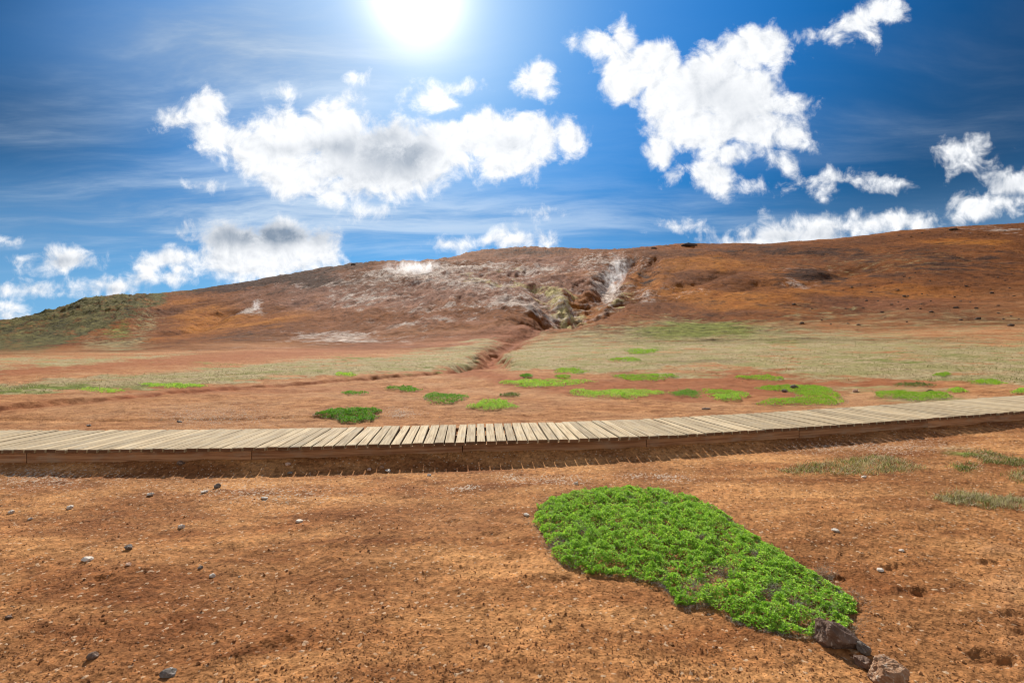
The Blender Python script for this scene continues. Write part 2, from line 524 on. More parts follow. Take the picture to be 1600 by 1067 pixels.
# ------------------------------------------------------------------ mesh helpers
def mesh_from(name, verts, faces, smooth=False, mat=None):
    """faces: (n,k) array of one polygon size"""
    me = bpy.data.meshes.new(name)
    verts = np.ascontiguousarray(verts, dtype=np.float32)
    faces = np.ascontiguousarray(faces, dtype=np.int32)
    n, k = faces.shape
    me.vertices.add(len(verts))
    me.vertices.foreach_set('co', verts.ravel())
    me.loops.add(n * k)
    me.loops.foreach_set('vertex_index', faces.ravel())
    me.polygons.add(n)
    me.polygons.foreach_set('loop_start', np.arange(0, n * k, k, dtype=np.int32))
    try:
        me.polygons.foreach_set('loop_total', np.full(n, k, dtype=np.int32))
    except Exception:
        pass
    me.update(calc_edges=True)
    me.polygons.foreach_set('use_smooth', np.full(n, smooth, dtype=bool))
    if mat:
        me.materials.append(mat)
    return me


def link(name, me, parent=None, loc=None):
    o = bpy.data.objects.new(name, me)
    COL.objects.link(o)
    if parent:
        o.parent = parent
    if loc is not None:
        o.location = loc
    return o


def tag(o, label, cat, group=None):
    o['label'] = label
    o['category'] = cat
    if group:
        o['group'] = group
    return o


def color_attr(me, name, arr):
    a = me.attributes.new(name, 'FLOAT_COLOR', 'POINT')
    a.data.foreach_set('color', np.ascontiguousarray(arr, dtype=np.float32).ravel())


def float_attr(me, name, arr):
    a = me.attributes.new(name, 'FLOAT', 'POINT')
    a.data.foreach_set('value', np.ascontiguousarray(arr, dtype=np.float32).ravel())


def new_mat(name):
    m = bpy.data.materials.new(name)
    m.use_nodes = True
    return m, Nodes(m.node_tree)


def finish(N, color, rough=0.9, bump=None, strength=0.5, dist=0.02, spec=0.2, normal=None):
    b = N.new('ShaderNodeBsdfPrincipled')
    N.put(b.inputs['Base Color'], color)
    N.put(b.inputs['Roughness'], rough)
    b.inputs['Specular IOR Level'].default_value = spec
    if bump is not None:
        bp = N.new('ShaderNodeBump')
        bp.inputs['Strength'].default_value = strength
        bp.inputs['Distance'].default_value = dist
        N.put(bp.inputs['Height'], bump)
        N.t.links.new(bp.outputs[0], b.inputs['Normal'])
    o = N.new('ShaderNodeOutputMaterial')
    N.t.links.new(b.outputs[0], o.inputs[0])
    return b


# ------------------------------------------------------------------ ground and hillside materials
def layer(N, base, mask, noise, color, soft=0.18):
    """lay a colour over the base where mask beats the noise, so its edge is ragged"""
    thr = N.m('SUBTRACT', 1.02, N.m('MULTIPLY', mask, 1.04))
    f = N.ramp(noise, N.m('SUBTRACT', thr, soft), N.m('ADD', thr, soft))
    f = N.m('MULTIPLY', f, N.ramp(mask, 0.0, 0.08))
    return N.mix(f, base, color), f


def spread(N, n, a=0.3, b=0.7):
    return N.ramp(n, a, b, smooth=False)


def land_material():
    m, N = new_mat('soil_and_slope')
    geo = N.new('ShaderNodeNewGeometry')
    p = geo.outputs['Position']
    zp, zso, zhi = N.attr('zone_plants'), N.attr('zone_soil'), N.attr('zone_hill')
    m1 = N.sep(zp[1])       # pale grass, moss, pale crumbs; alpha: slope rather than flat
    m2 = N.sep(zso[1])      # mid orange, red, dark; alpha: dark moss
    m3 = N.sep(zhi[1])      # ochre, purple, yellow; alpha: white mineral
    nL = N.noise(p, 0.55, 5, 0.55)[0]
    nM = N.noise(N.v('MULTIPLY', p, (1.0, 1.6, 1.0)), 2.6, 7, 0.62)[0]
    nF = N.noise(p, 24.0, 6, 0.62)[0]
    nG = N.noise(p, 70.0, 3, 0.6)[0]
    vor = N.new('ShaderNodeTexVoronoi', feature='F1')
    N.put(vor.inputs['Vector'], p)
    vor.inputs['Scale'].default_value = 62.0
    cell = N.sep(vor.outputs['Color'])
    mp = N.new('ShaderNodeMapping')
    mp.inputs['Rotation'].default_value = (0, 0, math.radians(-24))
    mp.inputs['Scale'].default_value = (0.55, 2.3, 1.0)
    N.put(mp.inputs['Vector'], p)
    nD = N.noise(mp.outputs[0], 1.15, 6, 0.62, 0.6)[0]
    nDs = spread(N, nD, 0.38, 0.66)
    tan = N.mix(spread(N, nM, 0.34, 0.66), (0.138, 0.049, 0.015), (0.325, 0.134, 0.046))
    tan = N.mix(N.m('MULTIPLY', nDs, 0.85), tan, (0.52, 0.265, 0.102))
    tan = N.mix(N.m('MULTIPLY', N.ramp(nL, 0.58, 0.40), 0.55), tan, (0.150, 0.054, 0.018))
    tan = N.mix(N.ramp(nF, 0.50, 0.66), tan, N.mix(1.0, tan, (1.42, 1.38, 1.33), 'MULTIPLY'))
    tan = N.mix(N.ramp(nF, 0.50, 0.34), tan, N.mix(1.0, tan, (0.56, 0.52, 0.48), 'MULTIPLY'))
    tan = N.mix(N.m('MULTIPLY', N.ramp(cell[0], 0.965, 0.98), 0.6), tan, (0.52, 0.38, 0.25))
    nB = spread(N, N.noise(N.v('MULTIPLY', p, (0.7, 1.0, 1.0)), 4.5, 8, 0.72)[0], 0.33, 0.67)
    orange = N.mix(nB, (0.215, 0.080, 0.027), (0.56, 0.275, 0.115))
    orange = N.mix(N.m('MULTIPLY', spread(N, nL, 0.45, 0.70), 0.5), orange, (0.56, 0.35, 0.19))
    orange = N.mix(N.m('MULTIPLY', N.ramp(nD, 0.46, 0.34), 0.5), orange, (0.22, 0.078, 0.026))
    orange = N.mix(N.m('MULTIPLY', N.ramp(nF, 0.48, 0.32), 0.75), orange, (0.12, 0.042, 0.016))
    col = N.mix(m2[0], tan, orange)
    red = N.mix(spread(N, nM), (0.18, 0.050, 0.018), (0.37, 0.130, 0.050))
    col = N.mix(m2[1], col, red)
    nS = N.noise(N.v('MULTIPLY', p, (0.45, 1.0, 1.0)), 0.85, 10, 0.68)[0]
    nS = spread(N, nS, 0.28, 0.72)
    nT = spread(N, N.noise(N.v('MULTIPLY', p, (0.6, 1.0, 1.0)), 9.0, 5, 0.65)[0])
    straw = N.mix(nT, (0.15, 0.095, 0.042), (0.60, 0.49, 0.27))
    straw = N.mix(N.m('MULTIPLY', N.ramp(nL, 0.44, 0.60), 0.6), straw, (0.25, 0.24, 0.075))
    col, f1 = layer(N, col, m1[0], nS, straw, 0.22)
    moss = N.mix(nT, (0.085, 0.105, 0.020), (0.27, 0.31, 0.065))
    col, f2 = layer(N, col, m1[1], nS, moss, 0.2)
    crumbs = N.mix(nG, (0.26, 0.18, 0.115), (0.56, 0.46, 0.36))
    col, f3 = layer(N, col, m1[2], N.m('MULTIPLY_ADD', cell[2], 0.55, N.m('MULTIPLY', spread(N, nF), 0.5)), crumbs, 0.1)
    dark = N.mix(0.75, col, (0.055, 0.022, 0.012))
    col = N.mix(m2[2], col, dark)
    h = N.m('ADD', N.m('MULTIPLY', nF, 0.7), N.m('MULTIPLY', nG, 0.25))
    h = N.m('MULTIPLY_ADD', vor.outputs['Distance'], -0.22, h)
    h = N.m('MULTIPLY_ADD', N.m('MULTIPLY', nB, m2[0]), 1.6, h)
    h = N.m('MULTIPLY_ADD', N.m('MULTIPLY', nT, N.m('ADD', f1, f2)), 2.2, h)
    ground_col, ground_h = col, h
    # ---- the slope
    m1a, m3w = zso[3], zhi[3]
    w = N.noise(p, 0.045, 3, 0.5)[1]
    pw = N.v('MULTIPLY_ADD', w, (14, 14, 14), p)
    ps = N.v('MULTIPLY', pw, (1.0, 0.45, 1.3))
    nL = N.noise(ps, 0.035, 6, 0.6)[0]
    nM = N.noise(ps, 0.16, 8, 0.64)[0]
    nF = N.noise(p, 0.62, 7, 0.74)[0]
    nFs = spread(N, nF, 0.34, 0.66)
    nMs = spread(N, nM, 0.32, 0.68)
    brown = N.mix(spread(N, nL, 0.36, 0.64), (0.095, 0.029, 0.008), (0.275, 0.090, 0.020))
    brown = N.mix(N.m('MULTIPLY', nMs, 0.42), brown, (0.37, 0.135, 0.034))
    purple = N.mix(nMs, (0.145, 0.055, 0.028), (0.42, 0.205, 0.125))
    col, _ = layer(N, brown, m3[1], spread(N, nL, 0.36, 0.64), purple, 0.35)
    ochre = N.mix(nMs, (0.27, 0.080, 0.008), (0.50, 0.19, 0.030))
    col, _ = layer(N, col, m3[0], spread(N, nL, 0.30, 0.70), ochre, 0.3)
    yel = N.mix(nFs, (0.30, 0.21, 0.06), (0.58, 0.50, 0.22))
    col, _ = layer(N, col, m3[2], nMs, yel, 0.2)
    red = N.mix(nMs, (0.17, 0.055, 0.023), (0.35, 0.145, 0.066))
    col, _ = layer(N, col, m2[1], N.m('MULTIPLY_ADD', nMs, 0.3, 0.45), red, 0.35)
    straw = N.mix(nFs, (0.14, 0.090, 0.038), (0.46, 0.37, 0.18))
    nS = spread(N, N.noise(N.v('MULTIPLY', p, (0.5, 1, 1)), 0.55, 8, 0.68)[0], 0.3, 0.7)
    col, f1 = layer(N, col, m1[0], nS, straw, 0.28)
    moss = N.mix(nFs, (0.10, 0.105, 0.018), (0.30, 0.30, 0.065))
    col, f2 = layer(N, col, m1[1], nS, moss, 0.25)
    dmoss = N.mix(N.m('MULTIPLY_ADD', nFs, 0.45, N.m('MULTIPLY', nMs, 0.6)), (0.018, 0.017, 0.009), (0.21, 0.180, 0.055))
    col, f4 = layer(N, col, m1a, nS, dmoss, 0.25)
    white = N.mix(nFs, (0.34, 0.22, 0.16), (0.74, 0.64, 0.55))
    nW = spread(N, N.noise(ps, 0.30, 9, 0.70)[0], 0.30, 0.70)
    col, f3 = layer(N, col, m3w, nW, white, 0.30)
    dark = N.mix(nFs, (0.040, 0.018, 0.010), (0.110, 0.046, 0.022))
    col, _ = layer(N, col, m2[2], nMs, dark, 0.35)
    col = N.mix(N.m('MULTIPLY', N.ramp(nF, 0.48, 0.37), 0.85), col, N.mix(1.0, col, (0.34, 0.31, 0.30), 'MULTIPLY'))
    col = N.mix(N.m('MULTIPLY', N.ramp(nF, 0.53, 0.64), 0.6), col, N.mix(1.0, col, (1.5, 1.5, 1.5), 'MULTIPLY'))
    h = N.m('MULTIPLY_ADD', nM, 2.6, N.m('MULTIPLY', nF, 1.1))
    far = N.ramp(zp[3], 0.0, 1.0)
    col = N.mix(far, ground_col, col)
    gh = N.m('MULTIPLY', ground_h, N.m('MULTIPLY_ADD', far, -0.018, 0.018))
    h = N.m('MULTIPLY_ADD', N.m('MULTIPLY', h, far), 0.95, gh)
    finish(N, col, 0.95, h, 1.0, 1.0, 0.1)
    return m


# ------------------------------------------------------------------ ground and hillside meshes
def build_land():
    rows = []
    # row spacing follows what can be made out: even in angle below the horizon, then log
    a = np.linspace(math.atan2(EYE, 1.0), math.atan2(EYE, 5.0), 420)
    d1 = EYE / np.tan(a)
    d2 = np.exp(np.linspace(math.log(5.0), math.log(14.0), 190))[1:]
    d3 = np.exp(np.linspace(math.log(14.0), math.log(300.0), 560))[1:]
    d4 = np.exp(np.linspace(math.log(300.0), math.log(5000.0), 90))[1:]
    d = np.concatenate([d1, d2, d3, d4])
    uc = np.linspace(-1.22, 1.22, 1250)
    ul = -1.22 - np.geomspace(0.004, 1.9, 70)[::-1]
    u = np.concatenate([ul, uc, -ul[::-1]])
    nr, nc = len(d), len(u)
    D, U = np.meshgrid(d, u, indexing='ij')
    X, Y = (U * D).ravel(), D.ravel()
    Z = land(X, Y)
    bx = CX + FPX * X / Y
    zs, s = smooth_land(X, Y)
    row = CY - (zs - EYE) / Y * FPX
    wob = fbm(X / (Y * 0.12 + 0.3), np.log(Y) * 14, 4, 101) * 5
    r = row + wob
    bw = bx + 22 * fbm(bx / 90.0, row / 40.0, 3, 105)

    def band(xs, los, his, soft_lo=5, soft_hi=5):
        lo, hi = np.interp(bx, xs, los), np.interp(bx, xs, his)
        return sstep(lo - r, -soft_lo, soft_lo) * sstep(r - hi, -soft_hi, soft_hi) * sstep(bw, xs[0] - 70, xs[0] + 10) * sstep(bw, xs[-1] + 70, xs[-1] - 10)

    def spot(cx, cy, rx, ry):
        return np.exp(-((bw - cx) / rx) ** 2 - ((r - cy) / ry) ** 2)

    # --- plants
    pale = band([-600,0,100,230,330,450,600,740,775], [622,618,612,606,600,592,583,574,560], [600,598,592,584,575,565,557,545,540], 3, 6)
    pale = np.maximum(pale, 0.95 * band([690,760,800,850,868], [552,550,546,530,517], [545,531,527,517,515], 3, 3))
    pale = np.maximum(pale, 0.75 * band([-600,0,120,240,300], [584,579,572,562,556], [568,566,560,553,550], 4, 4))
    pale = np.maximum(pale, band([775,800,850,900,960,1040,1090,1200,1330,1450,1600,2200], [570,580,577,583,586,576,567,578,588,596,602,608],
                                 [552,545,524,518,514,503,502,506,517,528,534,536], 4, 20))
    pale = np.maximum(pale, 0.55 * band([1030,1090,1200,1330], [592,590,592,598], [560,560,570,580], 5, 5))
    pale = np.maximum(pale, 0.42 * band([1230,1330,1450,1600,2200], [530,540,545,550,555], [480,480,485,490,490], 10, 14))
    pale = np.maximum(pale, 0.5 * band([1280,1350,1450,1600,2200], [612,622,632,632,640], [590,595,600,604,606], 6, 4))
    pale = np.maximum(pale, 0.75 * spot(1360, 728, 95, 12))
    pale = np.maximum(pale, 0.50 * spot(1540, 720, 90, 26))
    pale = np.maximum(pale, 0.85 * spot(180, 540, 90, 12) + 0.85 * spot(50, 563, 140, 8) + 0.6 * spot(230, 505, 26, 26))
    pale = np.maximum(pale, 0.35 * spot(1400, 410, 200, 20))
    pale = np.clip(pale, 0, 1) * np.clip(0.80 + 0.45 * fbm(X / 5.0, Y / 3.0, 3, 140), 0.25, 1)
    moss = 0.80 * spot(1120, 516, 95, 14) + 0.5 * spot(1030, 522, 60, 12) + 0.5 * spot(1230, 535, 60, 8) + 0.35 * spot(1010, 545, 70, 9)
    moss = moss + 0.75 * spot(120, 606, 110, 5) + 0.75 * spot(290, 601, 60, 4) + 0.45 * spot(560, 560, 110, 3.5) + 0.4 * spot(330, 568, 90, 3)
    moss = moss + 0.4 * spot(1210, 566, 60, 4) + 0.65 * spot(190, 520, 30, 14) + 0.42 * spot(1450, 560, 200, 12) + 0.36 * spot(900, 560, 90, 10) + 0.36 * spot(640, 575, 120, 8) + 0.5 * spot(40, 606, 90, 5) + 0.4 * spot(420, 583, 110, 5)
    moss = moss + 0.6 * spot(1520, 712, 40, 5) + 0.5 * spot(1505, 728, 25, 5)
    green_hill = sstep(np.interp(bx, [-600,0,60,130,200,250,300], [566,560,553,530,503,482,470]) - r, -8, 8) * sstep(275 - bw, 0, 50) * sstep(Y + 12 * fbm(X / 20, Y / 10, 3, 170), 38, 75)
    green_hill = np.maximum(green_hill, 0.75 * sstep(6 - (r - np.interp(bx, [240,330,400,470], [462,449,440,428])), -4, 4) * sstep(bw, 230, 260) * sstep(480 - bw, 0, 120) * (Y > 100))
    dmoss = green_hill * (0.62 + 0.38 * sstep(fbm(bx / 40, r / 14 + bx / 60, 3, 120), -0.4, 0.5))
    crumb = 0.6 * spot(732, 766, 26, 6) + 0.38 * spot(810, 748, 40, 8) + 0.34 * spot(880, 752, 45, 8) + 0.34 * spot(1000, 746, 45, 6) + 0.4 * spot(60, 745, 120, 20)
    crumb = crumb + 0.30 * spot(400, 770, 180, 22) + 0.12 * spot(380, 935, 120, 40) + 0.35 * spot(1060, 745, 45, 8) + 0.5 * spot(630, 645, 45, 10)
    crumb = crumb + 0.35 * spot(330, 650, 120, 20) + 0.40 * spot(1380, 700, 170, 12) + 0.06
    crumb = 0.8 * crumb * (Y < 25)
    # --- minerals on the slope, and shade painted into its dark mask
    hillm = sstep(Y, 50, 90)
    white = 0.62 * spot(640, 432, 80, 14) + 0.50 * spot(560, 470, 70, 14) + 0.55 * spot(730, 420, 60, 9) + 0.50 * spot(800, 478, 60, 12)
    white = white + 0.62 * spot(850, 425, 60, 10) + 0.55 * spot(500, 445, 60, 8) + 0.65 * spot(400, 490, 22, 4) + 0.45 * spot(400, 478, 5, 14)
    white = white + 0.55 * spot(520, 527, 60, 6) + 0.5 * spot(640, 514, 40, 5) + 0.75 * spot(940, 450, 20, 26) + 0.36 * spot(885, 480, 34, 18) + 0.5 * spot(960, 408, 60, 10)
    white = white + 0.45 * spot(1000, 462, 24, 16) + 0.4 * spot(690, 490, 60, 8) + 0.45 * spot(760, 450, 90, 12) + 0.5 * spot(820, 490, 40, 6)
    white = white + 0.30 * spot(1080, 456, 60, 8) + 0.25 * spot(1250, 425, 60, 6) + 0.45 * spot(1560, 360, 90, 5) + 0.35 * spot(1240, 438, 40, 6)
    yellow = 0.62 * spot(862, 462, 24, 20) + 0.55 * spot(890, 482, 26, 14) + 0.55 * spot(805, 448, 26, 10) + 0.45 * spot(960, 462, 30, 14) + 0.4 * spot(800, 426, 40, 6) + 0.4 * spot(740, 440, 40, 8)
    purple = 0.85 * spot(620, 455, 190, 30) + 0.75 * spot(800, 450, 120, 36) + 0.5 * spot(480, 470, 100, 20) + 0.5 * spot(900, 430, 80, 26)
    white = white + 0.5 * spot(560, 534, 90, 4) + 0.45 * spot(430, 545, 80, 3) + 0.4 * spot(700, 505, 60, 4) + 0.12 * spot(720, 455, 260, 38) + 0.15 * spot(560, 530, 200, 16)
    purple = purple + 0.4 * spot(560, 520, 140, 14) + 0.3 * spot(1480, 500, 160, 14)
    ochre = 0.85 * spot(310, 500, 55, 20) + 0.5 * spot(400, 505, 60, 12) + 0.75 * spot(1100, 415, 80, 16) + 0.6 * spot(1020, 440, 40, 22) + 0.9 * spot(1455, 379, 42, 7) + 0.7 * spot(1545, 380, 46, 5)
    ochre = ochre + 0.35 * spot(1150, 470, 200, 30) + 0.3 * spot(1400, 440, 180, 40) + 0.3 * spot(420, 500, 150, 30) + 0.5 * spot(910, 462, 60, 20) + 0.45 * spot(1120, 460, 90, 14) + 0.35 * spot(860, 430, 60, 10) + 0.4 * spot(470, 535, 60, 10) + 0.3 * spot(1200, 480, 100, 16)
    dcha = seg_dist(X, Y, CHANNEL)
    chw = np.interp(Y, [6, 20, 45, 60, 110], [0.5, 0.7, 1.5, 2.6, 4.5])
    chan = np.exp(-(dcha / chw) ** 2) * (Y < 125)
    red = chan + 0.8 * band([740,800,900,1000,1100,1200,1300,1400,1460,1500], [590,607,618,624,628,624,616,606,600,598], [574,586,592,590,578,574,584,594,596,597], 6, 6)
    red = red + 0.75 * band([-600,0,150,300,500,650,780,860], [590,588,580,570,556,546,532,515], [574,573,564,554,541,531,518,506], 6, 8) + 0.5 * spot(1400, 480, 150, 16)
    red = red + 0.6 * spot(330, 610, 330, 5) * (bx < 700)
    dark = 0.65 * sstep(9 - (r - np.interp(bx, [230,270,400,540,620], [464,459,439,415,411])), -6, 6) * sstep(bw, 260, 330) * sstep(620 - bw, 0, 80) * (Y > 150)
    dark = dark + 0.75 * spot(480, 438, 70, 9) + 0.6 * spot(830, 396, 80, 9) + 0.8 * spot(1280, 430, 70, 7) + 0.65 * spot(1018, 432, 14, 18) + 0.5 * spot(1300, 395, 110, 9) + 0.5 * spot(380, 528, 60, 7)  # includes painted shade of the right crease and the gully's right branch
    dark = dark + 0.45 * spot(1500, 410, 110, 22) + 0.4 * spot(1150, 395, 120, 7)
    dark = dark + 0.24 * spot(1400, 430, 260, 55) + 0.35 * spot(420, 452, 130, 16) + 0.25 * spot(1120, 480, 140, 14)  # first spot paints cloud shade on the right slope into the albedo
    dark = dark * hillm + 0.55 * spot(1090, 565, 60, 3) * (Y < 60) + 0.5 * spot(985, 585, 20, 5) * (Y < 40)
    orange = sstep(Y - walk_y(X), 0.2, 2.0)
    orange = orange + 0.75 * spot(1430, 790, 16, 4) + 0.8 * spot(1565, 858, 26, 7) + 0.7 * spot(1575, 925, 30, 30) + 0.5 * spot(720, 812, 70, 16) + 0.5 * spot(1590, 1000, 20, 50)
    clip = lambda q: np.clip(q, 0, 1)
    pale, moss, crumb, white = clip(pale * (1 - 0.9 * chan)), clip(moss), clip(crumb), clip(white)
    one = np.ones_like(pale)
    slope = np.clip((Y + 20 * fbm(X / 30 + Y / 25, Y / 14, 4, 150) + 10 * np.sin(X / 23) - 38) / 70, 0, 1)
    zp = np.stack([pale, moss, crumb, slope], 1)
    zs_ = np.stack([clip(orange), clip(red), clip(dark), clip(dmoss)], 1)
    zh = np.stack([clip(ochre), clip(purple), clip(yellow), white], 1)
    V = np.stack([X, Y, Z], 1)

    def patch(r0, r1):
        i = np.arange(r0, r1)[:, None] * nc + np.arange(nc - 1)[None, :]
        i = i.ravel()
        f = np.stack([i, i + 1, i + 1 + nc, i + nc], 1)
        lo, hi = r0 * nc, (r1 + 1) * nc
        return V[lo:hi], f - lo, slice(lo, hi)
    split = int(np.searchsorted(d, 64.0))
    v, f, sl = patch(0, split)
    # the ground goes on behind and beside the camera
    n0 = len(v)
    ext = np.array([(u[0], 1.0, v[0][2]), (u[-1], 1.0, v[nc - 1][2]), (60, -40, 0), (-60, -40, 0), (200, 64, 0.0), (-200, 64, 0.0)], float)
    ef = np.array([(n0, n0 + 3, n0 + 2, n0 + 1), (n0 + 1, n0 + 2, n0 + 4, n0 + 4), (n0, n0 + 5, n0 + 3, n0 + 3)])
    v2 = np.concatenate([v, ext])
    f2 = np.concatenate([f, ef[:1]])
    lm = land_material()
    me = mesh_from('ground', v2, f2, True, lm)
    padz = lambda q: np.concatenate([q, np.tile([[0.0, 0, 0, 0]], (len(ext), 1))])
    color_attr(me, 'zone_plants', padz(zp[sl]))
    color_attr(me, 'zone_hill', padz(zh[sl]))
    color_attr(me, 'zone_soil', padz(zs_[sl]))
    g = link('ground', me)
    g['kind'] = 'structure'
    v, f, sl = patch(split, nr - 1)
    me = mesh_from('hillside', v, f, True, lm)
    color_attr(me, 'zone_plants', zp[sl])
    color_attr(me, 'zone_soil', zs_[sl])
    color_attr(me, 'zone_hill', zh[sl])
    h = link('hillside', me)
    h['kind'] = 'structure'


build_land()


# ------------------------------------------------------------------ boardwalk
def wood_material(name, dark, light, streak):
    m, N = new_mat(name)
    uv = N.attr('along')                      # x along the grain, y across, z a tone per board
    x, y, z = N.sep(uv[1])
    g = N.noise(N.xyz(N.m('MULTIPLY', x, 2.2), N.m('MULTIPLY', y, 46.0), N.m('MULTIPLY', z, 37.0)), 1.0, 6, 0.6, 0.4)[0]
    b = N.noise(N.xyz(N.m('MULTIPLY', x, 5.0), N.m('MULTIPLY', y, 9.0), N.m('MULTIPLY', z, 91.0)), 1.0, 5, 0.6)[0]
    col = N.mix(N.ramp(g, 0.34, 0.66), dark, light)
    col = N.mix(N.m('MULTIPLY', N.ramp(b, 0.46, 0.72), 0.5), col, streak)
    tone = N.m('MULTIPLY_ADD', z, 0.42, 0.78)
    col = N.mix(1.0, col, N.xyz(tone, tone, N.m('MULTIPLY', tone, 0.98)), 'MULTIPLY')
    finish(N, col, 0.85, g, 0.45, 0.004, 0.2)
    return m


def wobbly_box(L, W, T, nseg=1):
    pass


def build_boardwalk():
    root = bpy.data.objects.new('boardwalk', None)
    root.location = (0, float(walk_y(0.0)) + DECK_W / 2, float(deck_z(0.0)) - 0.15)
    COL.objects.link(root)
    tag(root, 'long curving walkway of weathered grey cross planks crossing the red soil', 'boardwalk')
    org = np.array(root.location)
    plank = wood_material('weathered_deck', (0.29, 0.21, 0.122), (0.51, 0.40, 0.25), (0.39, 0.345, 0.265))
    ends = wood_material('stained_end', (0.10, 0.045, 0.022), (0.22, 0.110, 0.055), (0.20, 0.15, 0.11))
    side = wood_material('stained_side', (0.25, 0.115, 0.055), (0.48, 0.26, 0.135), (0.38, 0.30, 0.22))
    rng = np.random.default_rng(5)
    # arc length along the near edge
    xs = np.linspace(-12, 18, 6001)
    ys = walk_y(xs)
    sl = np.concatenate([[0], np.cumsum(np.hypot(np.diff(xs), np.diff(ys)))])
    pitch = 0.1315
    V, F, A = [], [], []
    s = 0.0
    while s < sl[-1] - 0.2:
        p = pitch * (1 + 0.03 * rng.standard_normal())
        gap = np.clip(0.0165 + 0.0035 * rng.standard_normal(), 0.008, 0.024)
        xc = float(np.interp(s + p / 2, sl, xs))
        yc = float(walk_y(xc))
        k = float(walk_slope(xc)) + 0.010 * rng.standard_normal()
        t = np.array([1.0, k]) / math.hypot(1, k)
        n = np.array([-t[1], t[0]])
        z = float(deck_z(xc)) + 0.0022 * rng.standard_normal()
        w = (p - gap) / 2
        e0 = -0.004 + 0.006 * rng.standard_normal()
        e1 = DECK_W + 0.010 * rng.standard_normal()
        tone = rng.random()
        th = 0.042
        b = 0.005
        roll = 0.006 * rng.standard_normal()
        ring = []
        for e, ch in ((e0, 0), (e0 + b, 1), (e1 - b, 1), (e1, 0)):
            # cross section with eased upper arrises
            prof = [(-w, -th), (w, -th), (w, -b), (w - b, 0), (-w + b, 0), (-w, -b)]
            if not ch:
                prof = [(-w + b, -th + b), (w - b, -th + b), (w - b, -b), (w - 1.6 * b, -b * 0.6), (-w + 1.6 * b, -b * 0.6), (-w + b, -b)]
            idx = []
            for a, c in prof:
                q = np.array([xc, yc]) + t * a + n * e
                idx.append(len(V))
                V.append((q[0], q[1], z + c + a * roll))
                A.append((e + tone * 30, a + 0.2 * (c < -0.01), tone, 1.0))
            ring.append(idx)
        for r0, r1 in zip(ring[:-1], ring[1:]):
            for i in range(6):
                j = (i + 1) % 6
                F.append((r0[i], r1[i], r1[j], r0[j]))
        F.append((ring[0][0], ring[0][1], ring[0][2], ring[0][5]))
        F.append((ring[0][2], ring[0][3], ring[0][4], ring[0][5]))
        F.append((ring[3][5], ring[3][2], ring[3][1], ring[3][0]))
        F.append((ring[3][5], ring[3][4], ring[3][3], ring[3][2]))
        s += p
    me = mesh_from('deck', np.array(V) - org, np.array(F), False, plank)
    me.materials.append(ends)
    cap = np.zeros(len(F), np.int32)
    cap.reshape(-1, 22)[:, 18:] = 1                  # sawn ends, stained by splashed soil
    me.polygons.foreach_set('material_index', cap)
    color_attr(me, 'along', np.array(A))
    link('deck', me, root)
    # side boards, one from joint to joint, on both edges, and a middle bearer
    joints = []
    for jx in (39, 391, 723, 1012, 1250, 1454):
        hh = np.interp(jx, [0, 240, 720, 1240, 1600], [1.30, 1.27, 1.25, 1.19, 1.10])
        yj = hh * FPX / (np.interp(jx, _wx, _wy) - CY)
        joints.append((jx - CX) / FPX * yj)
    joints = [-12.0, joints[0] - 5.8, joints[0] - 2.9] + joints + [joints[-1] + 2.9, joints[-1] + 5.8, 18.0]
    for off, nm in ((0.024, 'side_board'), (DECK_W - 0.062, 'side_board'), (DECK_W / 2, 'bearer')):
        for x0, x1 in zip(joints[:-1], joints[1:]):
            V, F, A = [], [], []
            xx = np.linspace(x0 + 0.0045, x1 - 0.0045, 14)
            tone = rng.random()
            jog = 0.004 * rng.standard_normal()
            sag = 0.003 * rng.standard_normal()
            for x in xx:
                k = float(walk_slope(x))
                n = np.array([-k, 1.0]) / math.hypot(1, k)
                z = float(deck_z(x)) - 0.0445 + sag
                for o, dz in ((off + jog, 0), (off + jog + 0.045, 0), (off + jog + 0.045, -0.19), (off + jog, -0.19)):
                    q = np.array([x, float(walk_y(x))]) + n * o
                    V.append((q[0], q[1], z + dz))
                    A.append((x * 0.7 + tone * 20, dz + o, tone, 1))
            for i in range(len(xx) - 1):
                for j in range(4):
                    j2 = (j + 1) % 4
                    F.append((4 * i + j, 4 * i + j2, 4 * i + 4 + j2, 4 * i + 4 + j))
            e = 4 * (len(xx) - 1)
            F += [(3, 2, 1, 0), (e, e + 1, e + 2, e + 3)]
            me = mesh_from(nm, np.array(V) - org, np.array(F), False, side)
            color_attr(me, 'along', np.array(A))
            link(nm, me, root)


build_boardwalk()


# ------------------------------------------------------------------ mat plants and grass tufts
def inside(P, poly):
    x, y = P[:, 0], P[:, 1]
    c = np.zeros(len(P), bool)
    n = len(poly)
    for i in range(n):
        x0, y0 = poly[i]
        x1, y1 = poly[(i + 1) % n]
        hitm = ((y0 > y) != (y1 > y)) & (x < (x1 - x0) * (y - y0) / (y1 - y0 + 1e-12) + x0)
        c ^= hitm
    return c


def sample_poly(poly, n, rng):
    poly = np.array(poly)
    lo, hi = poly.min(0), poly.max(0)
    out = []
    got = 0
    while got < n:
        P = lo + rng.random((n * 2, 2)) * (hi - lo)
        P = P[inside(P, poly)]
        out.append(P)
        got += len(P)
        if len(out) > 60:
            break
    return np.concatenate(out)[:n]


